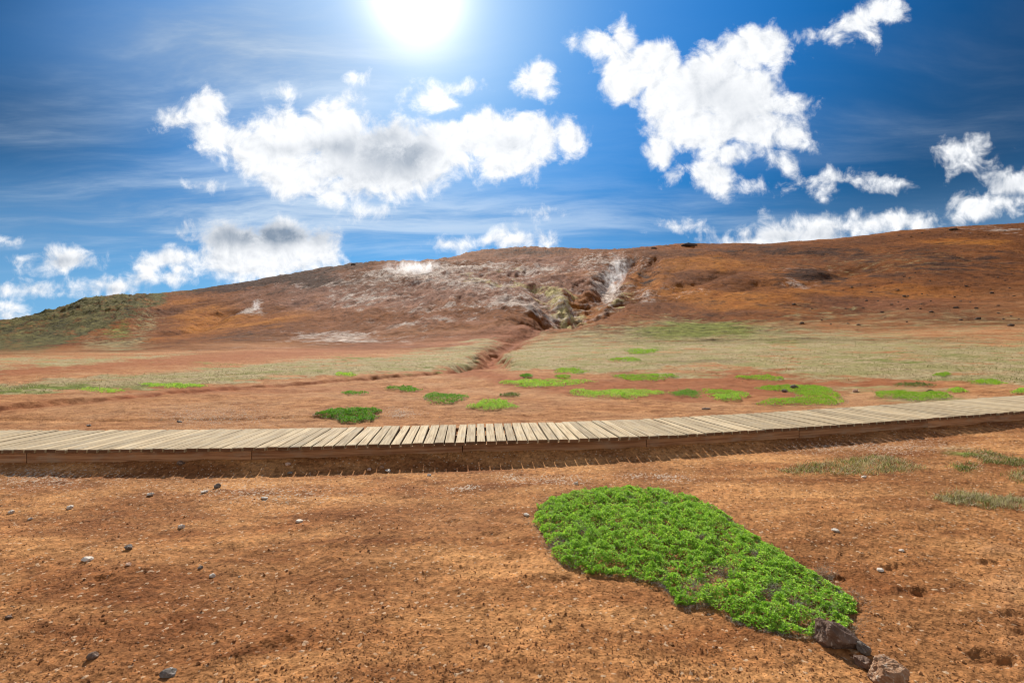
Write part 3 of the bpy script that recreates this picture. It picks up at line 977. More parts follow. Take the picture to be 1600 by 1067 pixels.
def leaf_material(name, dark, mid, tip, trans=0.45):
    m, N = new_mat(name)
    t = N.attr('tone')[2]
    c = N.mix(N.ramp(t, 0.0, 0.5, smooth=False), dark, mid)
    c = N.mix(N.ramp(t, 0.5, 1.0, smooth=False), c, tip)
    b = N.new('ShaderNodeBsdfPrincipled')
    N.put(b.inputs['Base Color'], c)
    b.inputs['Roughness'].default_value = 0.55
    b.inputs['Specular IOR Level'].default_value = 0.25
    tr = N.new('ShaderNodeBsdfTranslucent')
    N.put(tr.inputs[0], N.mix(1.0, c, (1.25, 1.35, 0.6), 'MULTIPLY'))
    mx = N.new('ShaderNodeMixShader')
    mx.inputs[0].default_value = trans
    N.t.links.new(b.outputs[0], mx.inputs[1])
    N.t.links.new(tr.outputs[0], mx.inputs[2])
    o = N.new('ShaderNodeOutputMaterial')
    N.t.links.new(mx.outputs[0], o.inputs[0])
    return m


LEAF_LUSH = leaf_material('mat_leaf', (0.130, 0.265, 0.030), (0.310, 0.535, 0.065), (0.62, 0.76, 0.15))
LEAF_DEEP = leaf_material('deep_leaf', (0.050, 0.150, 0.010), (0.110, 0.290, 0.018), (0.24, 0.42, 0.04))
LEAF_LIME = leaf_material('lime_leaf', (0.130, 0.240, 0.018), (0.245, 0.420, 0.028), (0.38, 0.54, 0.07))
LEAF_DULL = leaf_material('dull_leaf', (0.045, 0.070, 0.016), (0.11, 0.15, 0.035), (0.26, 0.27, 0.10))
TWIG = leaf_material('dead_twig', (0.10, 0.075, 0.055), (0.27, 0.225, 0.18), (0.52, 0.47, 0.41), 0.1)
STRAW = leaf_material('dry_blade', (0.13, 0.10, 0.045), (0.38, 0.32, 0.18), (0.68, 0.60, 0.42), 0.25)


def make_leaves(C, size, rng, up=0.55):
    """rosettes of folded leaves: C centres (n,3), size (n,) -> verts, quads"""
    n = len(C)
    K = 5
    ang = rng.random((n, 1)) * 6.283 + np.arange(K)[None, :] * (6.283 / K) + rng.normal(0, 0.3, (n, K))
    el = np.clip(rng.normal(up, 0.32, (n, K)), -0.2, 1.35)
    L = size[:, None] * (0.75 + 0.5 * rng.random((n, K)))
    W = L * 0.30
    dirv = np.stack([np.cos(ang) * np.cos(el), np.sin(ang) * np.cos(el), np.sin(el)], -1)
    sidev = np.stack([-np.sin(ang), np.cos(ang), np.zeros_like(ang)], -1)
    nrm = np.cross(dirv, sidev)
    base = C[:, None, :] + dirv * (L * 0.08)[..., None]
    mid = base + dirv * (L * 0.55)[..., None]
    tipv = base + dirv * L[..., None] - nrm * (L * -0.12)[..., None]
    l = mid + sidev * W[..., None] - nrm * (W * -0.35)[..., None]
    r_ = mid - sidev * W[..., None] - nrm * (W * -0.35)[..., None]
    V = np.stack([base, r_, tipv, l], 2).reshape(-1, 3)
    F = np.arange(len(V)).reshape(-1, 4)
    return V, F, n * K


def make_blades(B, L, W, lean, rng):
    """thin two-part blades from ground points B"""
    n = len(B)
    a = rng.random(n) * 6.283
    d = np.stack([np.cos(a), np.sin(a), np.zeros(n)], 1)
    sd = np.stack([-np.sin(a + 0.8), np.cos(a + 0.8), np.zeros(n)], 1)
    ln = np.abs(rng.normal(lean, 0.35, n))
    up = np.array([0, 0, 1.0])
    m1 = B + d * (L * 0.45 * np.sin(ln * 0.6))[:, None] + up * (L * 0.5 * np.cos(ln * 0.6))[:, None]
    tp = m1 + d * (L * 0.55 * np.sin(np.minimum(ln * 1.25, 1.75)))[:, None] + up * (L * 0.5 * np.cos(np.minimum(ln * 1.25, 1.75)))[:, None]
    V = np.stack([B - sd * W[:, None] / 2, B + sd * W[:, None] / 2, m1 + sd * W[:, None] * 0.4, m1 - sd * W[:, None] * 0.4, tp], 1).reshape(-1, 3)
    i = np.arange(n) * 5
    F = np.concatenate([np.stack([i, i + 1, i + 2, i + 3], 1), np.stack([i + 3, i + 2, i + 4, i + 4], 1)])
    F3 = np.concatenate([np.stack([i, i + 1, i + 2], 1), np.stack([i, i + 2, i + 3], 1), np.stack([i + 3, i + 2, i + 4], 1)])
    return V, F3


def mat_plant(outline_px, label, mat, n_ros, leaf, hmax, n_twig, seed, gaps=0.0, group=None, rag=0.03, tufts=None):
    rng = np.random.default_rng(seed)
    poly = np.array(hits(outline_px))
    cen = poly.mean(0)
    z0 = land1(cen[0], cen[1])
    root = bpy.data.objects.new('mat_plant', None)
    root.location = (cen[0], cen[1], z0)
    COL.objects.link(root)
    tag(root, label, 'plant', group)
    org = np.array([cen[0], cen[1], z0])
    closed = np.concatenate([poly, poly[:1]])
    size = max(np.ptp(poly[:, 0]), np.ptp(poly[:, 1]))
    P = sample_poly(poly, n_ros, rng)
    rag = rag * size
    P = P + np.stack([fbm(P[:, 0] / (rag * 3), P[:, 1] / (rag * 3), 2, seed), fbm(P[:, 0] / (rag * 3), P[:, 1] / (rag * 3), 2, seed + 5)], 1) * rag
    ed = seg_dist(P[:, 0], P[:, 1], closed.tolist())
    soft = max(0.05 * size, 0.06)
    cl = fbm(P[:, 0] / (leaf * 9), P[:, 1] / (leaf * 9), 3, seed + 9)
    big = fbm(P[:, 0] / (leaf * 28) + 3, P[:, 1] / (leaf * 28), 2, seed + 19)
    keep = rng.random(len(P)) > gaps * sstep(-cl - big * 0.8, 0.0, 0.75)
    if seed >= 40:
        keep &= rng.random(len(P)) < 0.25 + 0.75 * sstep(ed + soft * 0.5 * cl, 0.0, soft * 0.9)
    for gx, gy, gr in tufts or ():
        q = hit(gx, gy - 5)
        dg = np.hypot((P[:, 0] - q[0]) * 0.7, P[:, 1] - q[1]) + 0.05 * cl
        keep &= rng.random(len(P)) > 0.88 * (1 - sstep(dg, gr * 0.4, gr))
    P, ed, cl, big = P[keep], ed[keep], cl[keep], big[keep]
    h = hmax * (0.30 + 0.70 * np.sqrt(np.clip(ed / soft / 1.6, 0, 1))) * np.clip(0.68 + 0.45 * cl + 0.25 * big, 0.12, 1.4)
    zz = land(P[:, 0], P[:, 1], False)
    dep = rng.random(len(P)) ** 2.2
    C = np.stack([P[:, 0], P[:, 1], zz + h * (1 - 0.7 * dep)], 1)
    sz = leaf * (0.65 + 0.7 * rng.random(len(P)))
    V, F, nl = make_leaves(C, sz, rng)
    tone = np.clip(0.46 + 0.24 * rng.standard_normal((len(P), 5)) + 0.16 * rng.standard_normal((len(P), 1)) + 0.14 * fbm(P[:, 0] / (leaf * 20), P[:, 1] / (leaf * 20), 2, seed + 40)[:, None], 0, 1)
    tone = np.repeat(tone.ravel(), 4)
    me = mesh_from('leaves', V - org, F, False, mat)
    float_attr(me, 'tone', tone)
    link('leaves', me, root)['kind'] = 'stuff'
    if n_twig:
        # dead twigs: all through, thickest along the rim
        m = int(n_twig * 0.60)
        B = sample_poly(poly, n_twig - m, rng)
        t = rng.random(m) * len(poly)
        i = t.astype(int) % len(poly)
        fr = (t - np.floor(t))[:, None]
        R = poly[i] * (1 - fr) + poly[(i + 1) % len(poly)] * fr
        R = R + (cen - R) * np.clip(rng.normal(0.03, 0.06, (m, 1)), -0.06, 0.25)
        R = R + np.stack([fbm(R[:, 0] / (rag * 3), R[:, 1] / (rag * 3), 2, seed), fbm(R[:, 0] / (rag * 3), R[:, 1] / (rag * 3), 2, seed + 5)], 1) * rag
        R = R[fbm(R[:, 0] / (rag * 4), R[:, 1] / (rag * 4), 2, seed + 60) > rng.normal(-0.15, 0.25, m)]
        B = np.concatenate([B, R + rng.normal(0, 0.012, R.shape)])
        for gx, gy, gr in tufts or ():
            q = np.array(hit(gx, gy - 5))
            B = np.concatenate([B, q + rng.normal(0, 1, (420, 2)) * np.array([gr * 0.62, gr * 0.5])])
        bz = land(B[:, 0], B[:, 1], False)
        e2 = seg_dist(B[:, 0], B[:, 1], closed.tolist())
        ht = hmax * np.clip(e2 / soft, 0, 0.75) * rng.random(len(B))
        Bv = np.stack([B[:, 0], B[:, 1], bz + ht], 1)
        L = leaf * (2.0 + 2.2 * rng.random(len(B)))
        Vt, Ft = make_blades(Bv, L, np.full(len(B), leaf * 0.13), 1.2, rng)
        me = mesh_from('dead_stems', Vt - org, Ft, False, TWIG)
        float_attr(me, 'tone', np.repeat(np.clip(rng.normal(0.5, 0.28, len(B)), 0, 1), 5))
        link('dead_stems', me, root)['kind'] = 'stuff'
    return root


def oval(cx, cy, rx, ry, seed, n=36, tilt=0.0):
    rr = np.random.default_rng(seed)
    ph = rr.random(4) * 6.283
    out = []
    for k in range(n):
        a = 6.283 * k / n
        q = 1 + 0.16 * math.sin(2 * a + ph[0]) + 0.14 * math.sin(3 * a + ph[1]) + 0.11 * math.sin(5 * a + ph[2]) + 0.07 * math.sin(8 * a + ph[3])
        out.append((cx + rx * q * math.cos(a), cy + ry * q * math.sin(a) + tilt * rx * math.cos(a)))
    return out


BIG = [(834,812),(838,795),(849,783),(870,772),(894,766),(935,761),(980,759),(1040,763),(1085,774),(1130,798),(1160,823),(1212,858),(1269,892),
       (1318,920),(1334,936),(1336,955),(1326,972),(1306,986),(1278,992),(1231,989),(1175,978),(1137,960),(1108,944),(1080,946),(1058,946),(1051,930),(1040,914),(1029,906),
       (987,898),(931,894),(882,882),(860,862),(852,838)]
BIG = [(x, y + 6) for x, y in BIG]
mat_plant(BIG, 'big teardrop mat of bright green leaves in front of the boardwalk', LEAF_LUSH, 80000, 0.0088, 0.080, 26000, 3, gaps=0.72, rag=0.015,
          tufts=[(1118,912,.10),(1135,905,.07),(1200,944,.07),(1215,935,.05),(917,845,.06),(905,832,.05),(862,789,.05),(1085,930,.07),(870,860,.07),(985,790,.04),(1040,800,.05),(1100,855,.05),(1290,905,.05),(1180,880,.04),(1245,960,.05)])

BACK = 'green mats growing beyond the boardwalk'
PATCHES = [
    (547,650,55,9.5, LEAF_DEEP, 'deep green mat close behind the planks, leftmost of the large ones', 0),
    (630,609,27,3.6, LEAF_DEEP, 'thin green mat up behind the gap between two deep green mats', 0),
    (695,624,39,6.5, LEAF_DEEP, 'deep green oval mat on pale gravel, with a pointed right end', 0),
    (770,635,37,7, LEAF_LUSH, 'green mat nearest the planks, below the one with a pointed end', 0),
    (553,616,19,2.4, LEAF_DEEP, 'small dark sliver of green mat far left on the orange soil', 0),
    (850,600,69,5.2, LEAF_LUSH, 'long narrow green mat, dark at one end, by the mouth of the ditch', 0),
    (890,581,27,4, LEAF_LIME, 'lime green oval mat just above the long narrow one', 0),
    (880,590,14,2.2, LEAF_LIME, 'little yellow green mat squeezed between lime oval and long narrow mat', 0),
    (1007,591,41,5.6, LEAF_LIME, 'lime oval mat with brown grass at its side, on the dry grass edge', 0),
    (962,617,62,7.5, LEAF_LUSH, 'wide green mat with a bare grey hollow in its lower edge', 0),
    (1072,617,26,5, LEAF_DEEP, 'grey and green half dead mat, right of the wide green one', 0),
    (1128,615,34,3.6, LEAF_LIME, 'light green strip of mat behind the half dead stretch', 0),
    (1140,622,30,5, LEAF_LUSH, 'stubby green mat in front of the light green strip', 0),
    (1190,592,36,3.4, LEAF_LIME, 'flat lime strip of mat alone on the red soil', 0),
    (1426,620,53,7.5, LEAF_LIME, 'bright lime mat touching the far edge of the planks', 0),
    (1545,599,30,3, LEAF_LIME, 'flat lime strip of mat at the edge of the straw grass', 0),
    (1497,612,18,2.6, LEAF_LUSH, 'small green mat right of the lime one at the planks', 0),
    (1002,550,27,3.4, LEAF_LIME, 'lime mat farthest away, high in the straw grass', 0),
    (977,563,22,3.2, LEAF_LIME, 'faint lime mat in straw grass below the farthest one', 0),
    (1472,587,14,2.4, LEAF_LIME, 'tiny lime mat out in the straw grass', 0),
    (1427,603,25,3, LEAF_DULL, 'dull olive mat with dry grass around it', 0),
    (798,619,14,2.4, LEAF_DULL, 'small dull brown green mat above the one nearest the planks', 0),
    (823,589,10,2, LEAF_DEEP, 'small dark green tuft above the long narrow mat', 0),
    (1594,613,12,3.5, LEAF_LUSH, 'green mat cut off by the picture edge beside the planks', 0),
    (272,604,56,3, LEAF_LUSH, 'long thin green mat along the lower rim of the straw grass', 0),
    (160,612,30,2.4, LEAF_LUSH, 'short thin green mat, lower end of the straw grass rim', 0),
    (541,587,18,2.6, LEAF_LUSH, 'green mat on the bank of the ditch', 0),
]
for i, (cx, cy, rx, ry, mt, lab, _z) in enumerate(PATCHES):
    nn = int(np.clip(rx * ry * 13, 700, 6500))
    dd = hit(cx, cy)[1]
    lf = max(0.014, dd * 0.00155)
    mat_plant(oval(cx, cy, rx, ry, 40 + i, tilt=0.012), lab, mt, nn, lf, 0.06 + dd * 0.0022, nn // 2, 300 + i, gaps=0.55, group=BACK, rag=0.045)
HOOK = [(1178,607),(1195,604),(1222,603),(1240,602),(1275,603),(1297,607),(1305,613),(1318,624),(1320,630),(1300,634),(1262,635),(1225,635),(1200,634),
        (1176,633),(1190,628),(1206,624),(1234,624),(1246,620),(1240,615),(1222,612),(1196,611)]
mat_plant(HOOK, 'hook shaped lime mat with two dark stones on it', LEAF_LIME, 11000, 0.018, 0.065, 4000, 77, gaps=0.45, group=BACK, rag=0.008)


def grass_tuft(outline_px, label, n, L, seed, green=0.25, mat=STRAW, cat='grass'):
    rng = np.random.default_rng(seed)
    poly = np.array(hits(outline_px))
    cen = poly.mean(0)
    z0 = land1(*cen)
    root = bpy.data.objects.new('grass_tuft', None)
    root.location = (cen[0], cen[1], z0)
    COL.objects.link(root)
    tag(root, label, 'grass tuft', 'grass tufts in front of the boardwalk')
    org = np.array([cen[0], cen[1], z0])
    k = int(n * green)
    for part, cnt, m in (('dry_blades', n - k, STRAW), ('green_blades', k, LEAF_DULL)):
        P = sample_poly(poly, cnt, rng)
        f = fbm(P[:, 0] / 0.16, P[:, 1] / 0.16, 2, seed + (3 if m is STRAW else 8))
        P = P[f > -0.28 if m is STRAW else f > 0.05]
        P += rng.normal(0, 0.03, P.shape)
        B = np.stack([P[:, 0], P[:, 1], land(P[:, 0], P[:, 1]) - 0.004], 1)
        V, F = make_blades(B, L * (0.35 + 0.75 * rng.random(len(B))), np.full(len(B), 0.0042), 1.05, rng)
        me = mesh_from(part, V - org, F, False, m)
        float_attr(me, 'tone', np.repeat(np.clip(rng.normal(0.5, 0.3, len(B)), 0, 1), 5))
        link(part, me, root)['kind'] = 'stuff'


grass_tuft(oval(1338,730,100,13,1), 'wide low tuft of dry grey green grass just below the walkway', 5200, 0.085, 21, 0.35)
grass_tuft(oval(1540,784,68,11,2,tilt=0.07), 'pale silvery grass tuft lying on bare soil, lowest of the tufts', 3400, 0.080, 22, 0.18)
grass_tuft(oval(1560,718,52,9,3,tilt=0.12), 'upper green and straw grass tuft reaching the picture edge', 2400, 0.075, 23, 0.6)
grass_tuft(oval(1506,729,22,6,4), 'small dark green tuft beside the green and straw one', 900, 0.07, 24, 0.75)
grass_tuft(oval(1596,745,18,9,5), 'grey green tuft cut by the picture edge above the silvery one', 800, 0.075, 25, 0.5)


# ------------------------------------------------------------------ stones
def stone_material(name, a, b, c):
    m, N = new_mat(name)
    p = N.new('ShaderNodeTexCoord').outputs['Object']
    n = N.noise(p, 14.0, 7, 0.65)[0]
    k = N.noise(p, 55.0, 4, 0.6)[0]
    col = N.mix(spread(N, n), a, b)
    col = N.mix(N.ramp(k, 0.55, 0.68), col, c)
    finish(N, col, 0.9, N.m('ADD', n, N.m('MULTIPLY', k, 0.4)), 0.8, 0.02, 0.2)
    return m


ST_PALE = stone_material('pale_stone', (0.52, 0.43, 0.34), (0.80, 0.73, 0.64), (0.40, 0.32, 0.24))
ST_PINK = stone_material('pink_stone', (0.42, 0.24, 0.16), (0.62, 0.44, 0.33), (0.30, 0.18, 0.12))
ST_DARK = stone_material('dark_stone', (0.095, 0.078, 0.066), (0.22, 0.19, 0.165), (0.46, 0.41, 0.36))
ST_BROWN = stone_material('brown_stone', (0.085, 0.050, 0.034), (0.22, 0.145, 0.105), (0.34, 0.27, 0.22))
ST_TAN = stone_material('tan_stone', (0.22, 0.11, 0.055), (0.42, 0.26, 0.16), (0.46, 0.38, 0.30))
ST_HILL = stone_material('hill_stone', (0.045, 0.030, 0.024), (0.12, 0.085, 0.065), (0.20, 0.15, 0.12))

import bmesh


def stone_mesh(name, size, mat, seed, sub=3, cuts=9, rough=0.10):
    bm = bmesh.new()
    bmesh.ops.create_icosphere(bm, subdivisions=sub, radius=1.0)
    rng = np.random.default_rng(seed)
    co = np.array([v.co[:] for v in bm.verts])
    for _ in range(cuts):       # knock flat facets off
        nv = rng.normal(0, 1, 3)
        nv /= np.linalg.norm(nv)
        lim = 0.55 + 0.3 * rng.random()
        dd = co @ nv
        co = co - np.outer(np.maximum(dd - lim, 0) * 0.92, nv)
    co *= (1 + rough * fbm(co[:, 0] * 2.2 + co[:, 2] * 1.3 + seed, co[:, 1] * 2.2 - co[:, 2], 5, seed, 0.6))[:, None]
    co = co * np.array(size) / 2
    for v, c in zip(bm.verts, co):
        v.co = c
    me = bpy.data.meshes.new(name)
    bm.to_mesh(me)
    bm.free()
    me.materials.append(mat)
    return me


def stone(x, y, w, h, mat, label, seed, name='stone', depth=None, rz=0.0, sink=0.3, tilt=(0, 0), sub=3, rough=0.10, on=0.0):
    gx, gy = hit(x, y)
    sc = gy / FPX
    size = (w * sc, (depth or w * 0.8) * sc, h * sc * 1.15)
    o = link(name, stone_mesh(name, size, mat, seed, sub=sub, rough=rough))
    o.location = (gx, gy + size[1] * 0.3, land1(gx, gy) + size[2] * (0.5 - sink) + on)
    o.rotation_euler = (tilt[0], tilt[1], rz)
    tag(o, label, 'stone')
    return o


# the row of rocks at the tip of the big mat
stone(1315,1016,72,40, ST_BROWN, 'dark flat topped rock tucked under the tip of the big mat', 501, 'rock', 48, -0.45, 0.22, (0.0, 0.12), 5, 0.11)
stone(1353,1024,20,20, ST_DARK, 'small knobbly grey rock just below the flat topped one', 502, 'rock', 20, 0.2, 0.2, (0, 0), 4, 0.14)
stone(1354,1047,26,20, ST_BROWN, 'small rough rock between the knobbly grey and the tan one', 503, 'rock', 24, -0.6, 0.25, (0, 0.15), 4, 0.14)
stone(1399,1074,64,40, ST_TAN, 'tan and grey rock lowest in the row, at the picture bottom', 504, 'rock', 46, 0.2, 0.25, (0, 0), 5, 0.10)
SMALL = [
    (107,795,13,7, ST_PALE, 'round whitish stone in front of the boardwalk, far left'),
    (15,802,12,7, ST_PALE, 'whitish stone near the left picture edge'),
    (45,813,9,5, ST_PALE, 'small pale chip right of the stone at the left edge'),
    (233,775,13,6, ST_PALE, 'grey green pebble on a bright sandy streak'),
    (317,771,14,6, ST_PALE, 'pale flat stone among broken chips below the walkway'),
    (338,764,13,9, ST_DARK, 'grey stone with a dark side beside pale chips'),
    (412,780,13,5, ST_PALE, 'low pale stone lying alone on streaked soil'),
    (282,826,14,7, ST_PALE, 'white stone in the middle of the bare left soil'),
    (467,816,15,6, ST_PALE, 'long grey white stone left of centre on bare soil'),
    (132,880,20,8, ST_PALE, 'pale grey slab stone, half buried, with a dark flank'),
    (198,860,18,9, ST_DARK, 'blackish jagged stone with a grey cap'),
    (199,888,11,6, ST_PINK, 'pinkish pebble below the jagged blackish stone'),
    (312,889,11,6, ST_DARK, 'small black stone above a white speckled one'),
    (330,904,11,7, ST_PALE, 'white speckled pebble below the small black stone'),
    (141,1031,19,12, ST_BROWN, 'brown block with a shaded front, low on the left'),
    (258,1060,30,10, ST_DARK, 'long dark grey shard at the bottom of the picture'),
    (11,967,13,6, ST_BROWN, 'flat brown stone at the lower left picture edge'),
    (1307,831,14,6, ST_PALE, 'pale stone in the bare soil right of the big mat'),
    (1410,864,9,5, ST_PALE, 'white pebble farther right than the pale stone'),
    (1377,893,14,5, ST_PALE, 'flat whitish sliver below the white pebble'),
    (1352,746,12,5, ST_PALE, 'cream stone at the foot of the wide dry tuft'),
    (452,742,10,6, ST_DARK, 'dark stone at the edge of the walkway shadow'),
    (596,734,8,7, ST_TAN, 'orange pebble inside the walkway shadow'),
    (577,737,9,6, ST_PINK, 'pinkish pebble left of the orange one in the shadow'),
    (606,737,12,5, ST_PALE, 'greyish stone right of the orange pebble in the shadow'),
    (449,728,12,6, ST_PINK, 'pale brown stone in the walkway shadow, left of centre'),
    (280,727,16,9, ST_BROWN, 'brown clod against the side boards'),
    (279,660,11,4, ST_DARK, 'dark stone on the orange soil behind the left planks'),
    (137,666,9,4, ST_DARK, 'small dark stone behind the planks, far left'),
    (1338,612,13,6, ST_PINK, 'pinkish stone on red soil right of the hook shaped mat'),
    (1456,613,15,7, ST_BROWN, 'brown stone between the lime mat and the small green mat'),
    (1105,640,18,4, ST_BROWN, 'low grey brown stone behind the planks, under the half dead mat'),
    (670,744,9,4, ST_PALE, 'tiny white pebble below the middle of the shadow'),
    (900,757,9,5, ST_PALE, 'white pebble just above the big mat'),
    (823,807,12,5, ST_PALE, 'grey white stone at the left rim of the big mat'),
]
for i, (x, y, w, h, mt, lab) in enumerate(SMALL):
    stone(x, y, w * 0.86, h * 0.86, mt, lab, 600 + i, rz=random.uniform(-0.6, 0.6), sub=3, tilt=(random.uniform(-.2, .2), random.uniform(-.2, .2)), sink=0.22)
stone(1243,609,12,6, ST_DARK, 'larger dark stone on the hook shaped lime mat', 701, on=0.06)
stone(1227,614,9,5, ST_DARK, 'smaller dark stone on the hook shaped lime mat', 702, on=0.05)

# dark stones strewn over the right-hand slope
HG = 'dark stones strewn over the brown slope'
protos = [stone_mesh('stone', (1.0, 0.9, 0.75), ST_HILL, 800 + k, sub=2, cuts=8) for k in range(5)]
rs = np.random.default_rng(99)
spots = []
for _ in range(78):
    c = [(1560,440,45,40), (1450,455,50,25), (1390,470,70,35), (1500,420,80,30), (1560,500,60,20), (1330,480,60,30), (1470,365,90,6)][rs.integers(7)]
    x, y = c[0] + rs.normal() * c[2] * 0.7, c[1] + rs.normal() * c[3] * 0.7
    if x < 1595 and y < 515:
        spots.append((x, y, 0.38 + 0.5 * rs.random() ** 2))
for x, y, sz in spots:
    lo = float(np.interp(x, [1200, 1330, 1450, 1600], [384, 373, 358, 351]))
    if y < lo + 3:
        y = lo + 3 + rs.random() * 4
    gx, gy = hit(x, y)
    o = link('stone', protos[rs.integers(5)])
    o.location = (gx, gy, land1(gx, gy) + sz * 0.12)
    o.scale = (sz * 1.2, sz, sz * 0.8)
    o.rotation_euler = (0, 0, rs.random() * 6.28)
    tag(o, 'small dark stone lying on the brown slope above the straw grass', 'stone', HG)
# outcrops on the skyline
for x, y, w, h, lab, sd in ((1076,384,26,5,'low dark outcrop on the skyline right of the gully',811), (1022,389,10,3,'small dark rock on the skyline right of the rounded top',814),
                        (552,414,9,3,'small dark rock on the skyline left of the wide steam',812),
                        (1490,359,14,3,'low dark rock on the highest part of the skyline',813)):
    gx, gy = hit(x, y)
    sc = gy / FPX
    o = link('rock', stone_mesh('rock', (w * sc, w * sc * 0.7, h * sc * 1.5), ST_HILL, sd, sub=3))
    o.location = (gx, gy, land1(gx, gy) + h * sc * 0.1)
    tag(o, lab, 'rock')


# ------------------------------------------------------------------ gravel and dry grass (uncountable)
def gravel():
    rng = np.random.default_rng(31)
    n = 34000
    yy = 735 + (1075 - 735) * rng.random(n) ** 0.85
    D = EYE * FPX / (yy - CY)
    X = (rng.random(n) * 1.06 - 0.53) * 1600 / FPX * D
    s = (walk_y(X) - D)
    ok = (s > 0.05)
    big = np.array(hits(BIG))
    ok &= ~inside(np.stack([X, D], 1), big)
    X, D = X[ok], D[ok]
    cl = fbm(X / 0.5, D / 0.5, 3, 77)
    ok = rng.random(len(X)) < 0.35 + 0.9 * sstep(cl, -0.3, 0.5)
    X, D = X[ok], D[ok]
    n = len(X)
    r = 0.0018 + 0.0036 * rng.random(n) ** 2.5 + 0.0065 * (rng.random(n) > 0.985)
    oct_ = np.array([(1, 0, 0), (-1, 0, 0), (0, 1, 0), (0, -1, 0), (0, 0, 1), (0, 0, -1)], float)
    fo = np.array([(0, 2, 4), (2, 1, 4), (1, 3, 4), (3, 0, 4), (2, 0, 5), (1, 2, 5), (3, 1, 5), (0, 3, 5)])
    V = oct_[None] * (r[:, None] * (0.7 + 0.6 * rng.random((n, 6))))[..., None]
    a = rng.random(n) * 6.283
    ca, sa = np.cos(a)[:, None], np.sin(a)[:, None]
    V = np.stack([V[..., 0] * ca - V[..., 1] * sa, V[..., 0] * sa + V[..., 1] * ca, V[..., 2] * 0.75], -1)
    Z = land(X, D)
    V = V + np.stack([X, D, Z + r * 0.35], 1)[:, None, :]
    F = (fo[None] + (np.arange(n) * 6)[:, None, None]).reshape(-1, 3)
    m, N = new_mat('crumbs')
    t = N.attr('tone')[2]
    c = N.mix(N.ramp(t, 0.0, 0.35, smooth=False), (0.125, 0.050, 0.020), (0.24, 0.098, 0.034))
    c = N.mix(N.ramp(t, 0.35, 0.85, smooth=False), c, (0.44, 0.22, 0.092))
    c = N.mix(N.ramp(t, 0.965, 1.0, smooth=False), c, (0.62, 0.50, 0.38))
    finish(N, c, 0.9)
    me = mesh_from('gravel', V.reshape(-1, 3), F, False, m)
    float_attr(me, 'tone', np.repeat(rng.random(n), 6))
    o = link('gravel', me)
    o['kind'] = 'stuff'
    tag(o, 'loose crumbs of orange brown soil in front of the boardwalk', 'gravel')


gravel()


def grass_material():
    m, N = new_mat('grass_blade')
    t, g = N.attr('tone')[2], N.attr('green')[2]
    a = N.mix(N.ramp(t, 0.0, 0.5, smooth=False), (0.12, 0.085, 0.036), (0.40, 0.325, 0.165))
    a = N.mix(N.ramp(t, 0.5, 1.0, smooth=False), a, (0.72, 0.62, 0.40))
    b = N.mix(t, (0.075, 0.085, 0.018), (0.34, 0.35, 0.085))
    c = N.mix(g, a, b)
    p = N.new('ShaderNodeBsdfPrincipled')
    N.put(p.inputs['Base Color'], c)
    p.inputs['Roughness'].default_value = 0.7
    p.inputs['Specular IOR Level'].default_value = 0.15
    tr = N.new('ShaderNodeBsdfTranslucent')
    N.put(tr.inputs[0], c)
    mx = N.new('ShaderNodeMixShader')
    mx.inputs[0].default_value = 0.3
    N.t.links.new(p.outputs[0], mx.inputs[1])
    N.t.links.new(tr.outputs[0], mx.inputs[2])
    o = N.new('ShaderNodeOutputMaterial')
    N.t.links.new(mx.outputs[0], o.inputs[0])
    return m


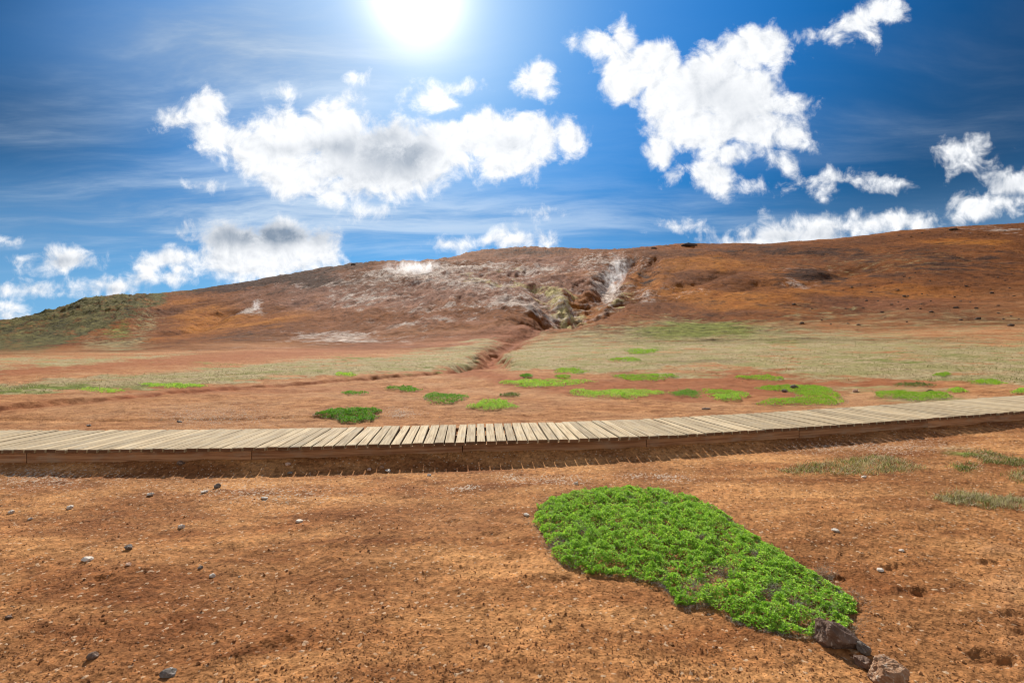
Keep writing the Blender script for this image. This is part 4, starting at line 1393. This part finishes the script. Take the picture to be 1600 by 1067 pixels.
def dry_grass():
    rng = np.random.default_rng(41)
    n = 230000
    bx = rng.random(n) * 1760 - 80
    yy = 512 + 110 * rng.random(n)
    # distance for each bearing and row from the smooth land
    dd = np.exp(np.linspace(math.log(9), math.log(110), 400))
    bxs = np.arange(-80, 1690, 10.0)
    tab = np.array([land_row(np.full(400, b), dd) for b in bxs])
    D = np.empty(n)
    ib = np.clip(((bx + 80) / 10).astype(int), 0, len(bxs) - 1)
    for k in range(len(bxs)):
        q = ib == k
        D[q] = np.interp(-yy[q], -tab[k], dd)
    X = (bx - CX) / FPX * D

    def band(xs, los, his):
        lo, hi = np.interp(bx, xs, los), np.interp(bx, xs, his)
        jj = 7 * fbm(bx / 30, yy / 8, 3, 91)
        return sstep(lo - yy + jj, -5, 6) * sstep(yy + jj - hi, -4, 8)
    pr = band([-600,0,100,230,330,450,600,740,775,776], [620,616,610,604,598,590,581,572,560,400], [600,598,592,584,575,565,557,545,540,540]) * (bx < 772)
    pr = np.maximum(pr, band([775,800,850,900,960,1040,1090,1200,1330,1450,1600,2200], [568,578,575,581,584,574,565,576,586,594,600,606], [552,545,526,520,516,512,515,515,520,528,532,534]) * (bx > 775))
    pr = np.maximum(pr, 0.3 * band([1030,1090,1200,1330,1331], [592,590,592,598,500], [560,560,570,580,580]) * (bx > 1030))
    dch = seg_dist(X, D, CHANNEL)
    pr = pr * sstep(dch, 1.0, 2.2) * np.clip(0.80 + 0.45 * fbm(X / 5.0, D / 3.0, 3, 140), 0.25, 1)
    cl = fbm(X / 1.3, D / 1.0, 4, 83)
    ok = (rng.random(n) < pr * sstep(cl, -0.35, 0.45)) & (D < 105)
    X, D = X[ok], D[ok]
    B = np.stack([X, D, land(X, D) - 0.01], 1)
    L = (0.03 + 0.075 * rng.random(len(X)) ** 1.8) * (1 + D / 60)
    V, F = make_blades(B, L, 0.004 + D * 0.00055, 1.0, rng)
    me = mesh_from('dry_grass', V, F, False, grass_material())
    gr = sstep(fbm(X / 6.5, D / 4.5, 3, 160) + 0.45 * fbm(X / 1.2, D / 1.0, 2, 161) + 0.22 * sstep(X, -5, 15), -0.15, 0.6)
    float_attr(me, 'green', np.repeat(np.clip(gr * 0.9 + rng.normal(0, 0.1, len(X)), 0, 1), 5))
    float_attr(me, 'tone', np.repeat(np.clip(rng.normal(0.40, 0.27, len(X)) + 0.25 * cl[ok], 0, 1), 5))
    o = link('dry_grass', me)
    o['kind'] = 'stuff'
    tag(o, 'thin straw coloured grass over the flat below the slopes', 'grass')


dry_grass()


# ------------------------------------------------------------------ steam
def steam(x, y, w, h, lean, dens, label, seed, name='steam_plume', depth=10.0):
    gx, gy = hit(x, y)
    sc = gy / FPX
    W, H = w * sc, h * sc
    bm = bmesh.new()
    bmesh.ops.create_icosphere(bm, subdivisions=4, radius=1.0)
    co = np.array([v.co[:] for v in bm.verts])
    n = fbm(co[:, 0] * 1.6 + seed, co[:, 2] * 1.6 + co[:, 1], 3, seed)
    co = co * (1 + 0.16 * n)[:, None]
    t = (co[:, 2] + 1) / 2
    wid = 0.35 + 0.75 * np.clip(t, 0, 1)
    co = np.stack([co[:, 0] * W / 2 * wid + lean * W * t, co[:, 1] * depth / 2, (co[:, 2] + 0.85) * H / 2], 1)
    for v, c in zip(bm.verts, co):
        v.co = c
    me = bpy.data.meshes.new(name)
    bm.to_mesh(me)
    bm.free()
    for p in me.polygons:
        p.use_smooth = True
    m, N = new_mat('steam')
    tc = N.new('ShaderNodeTexCoord')
    g = tc.outputs['Generated']
    q = N.v('MULTIPLY_ADD', g, (2, 2, 2), (-1, -1, -1))
    r = N.v('LENGTH', q, out=1)
    fall = N.ramp(r, 1.0, 0.10)
    nz = N.noise(N.v('ADD', N.v('MULTIPLY', tc.outputs['Object'], (1, 1, 0.7)), (seed, 0, 0)), 11.0 / max(W, H), 7, 0.66, 0.8)[0]
    dn = N.m('MULTIPLY', N.m('MULTIPLY', N.ramp(nz, 0.46, 0.74), fall), dens)
    vol = N.new('ShaderNodeVolumePrincipled')
    vol.inputs['Color'].default_value = (0.97, 0.97, 0.98, 1)
    vol.inputs['Anisotropy'].default_value = 0.35
    N.put(vol.inputs['Density'], dn)
    out = N.new('ShaderNodeOutputMaterial')
    N.t.links.new(vol.outputs[0], out.inputs['Volume'])
    me.materials.append(m)
    o = link(name, me)
    o.location = (gx, gy - depth * 0.1, land1(gx, gy))
    tag(o, label, 'steam')
    return o


steam(640, 431, 135, 29, 0.05, 0.75, 'wide low cloud of white steam along the brow of the slope', 3, depth=16)
steam(943, 470, 46, 84, 0.75, 0.58, 'tall white steam plume rising in the steep gully', 5, depth=10)
steam(398, 491, 16, 28, 0.35, 1.4, 'small white wisp of steam low on the ochre slope', 8, depth=4)
steam(464, 452, 12, 9, 0.1, 0.6, 'faint tiny wisp of steam on the left brow', 9, depth=4)
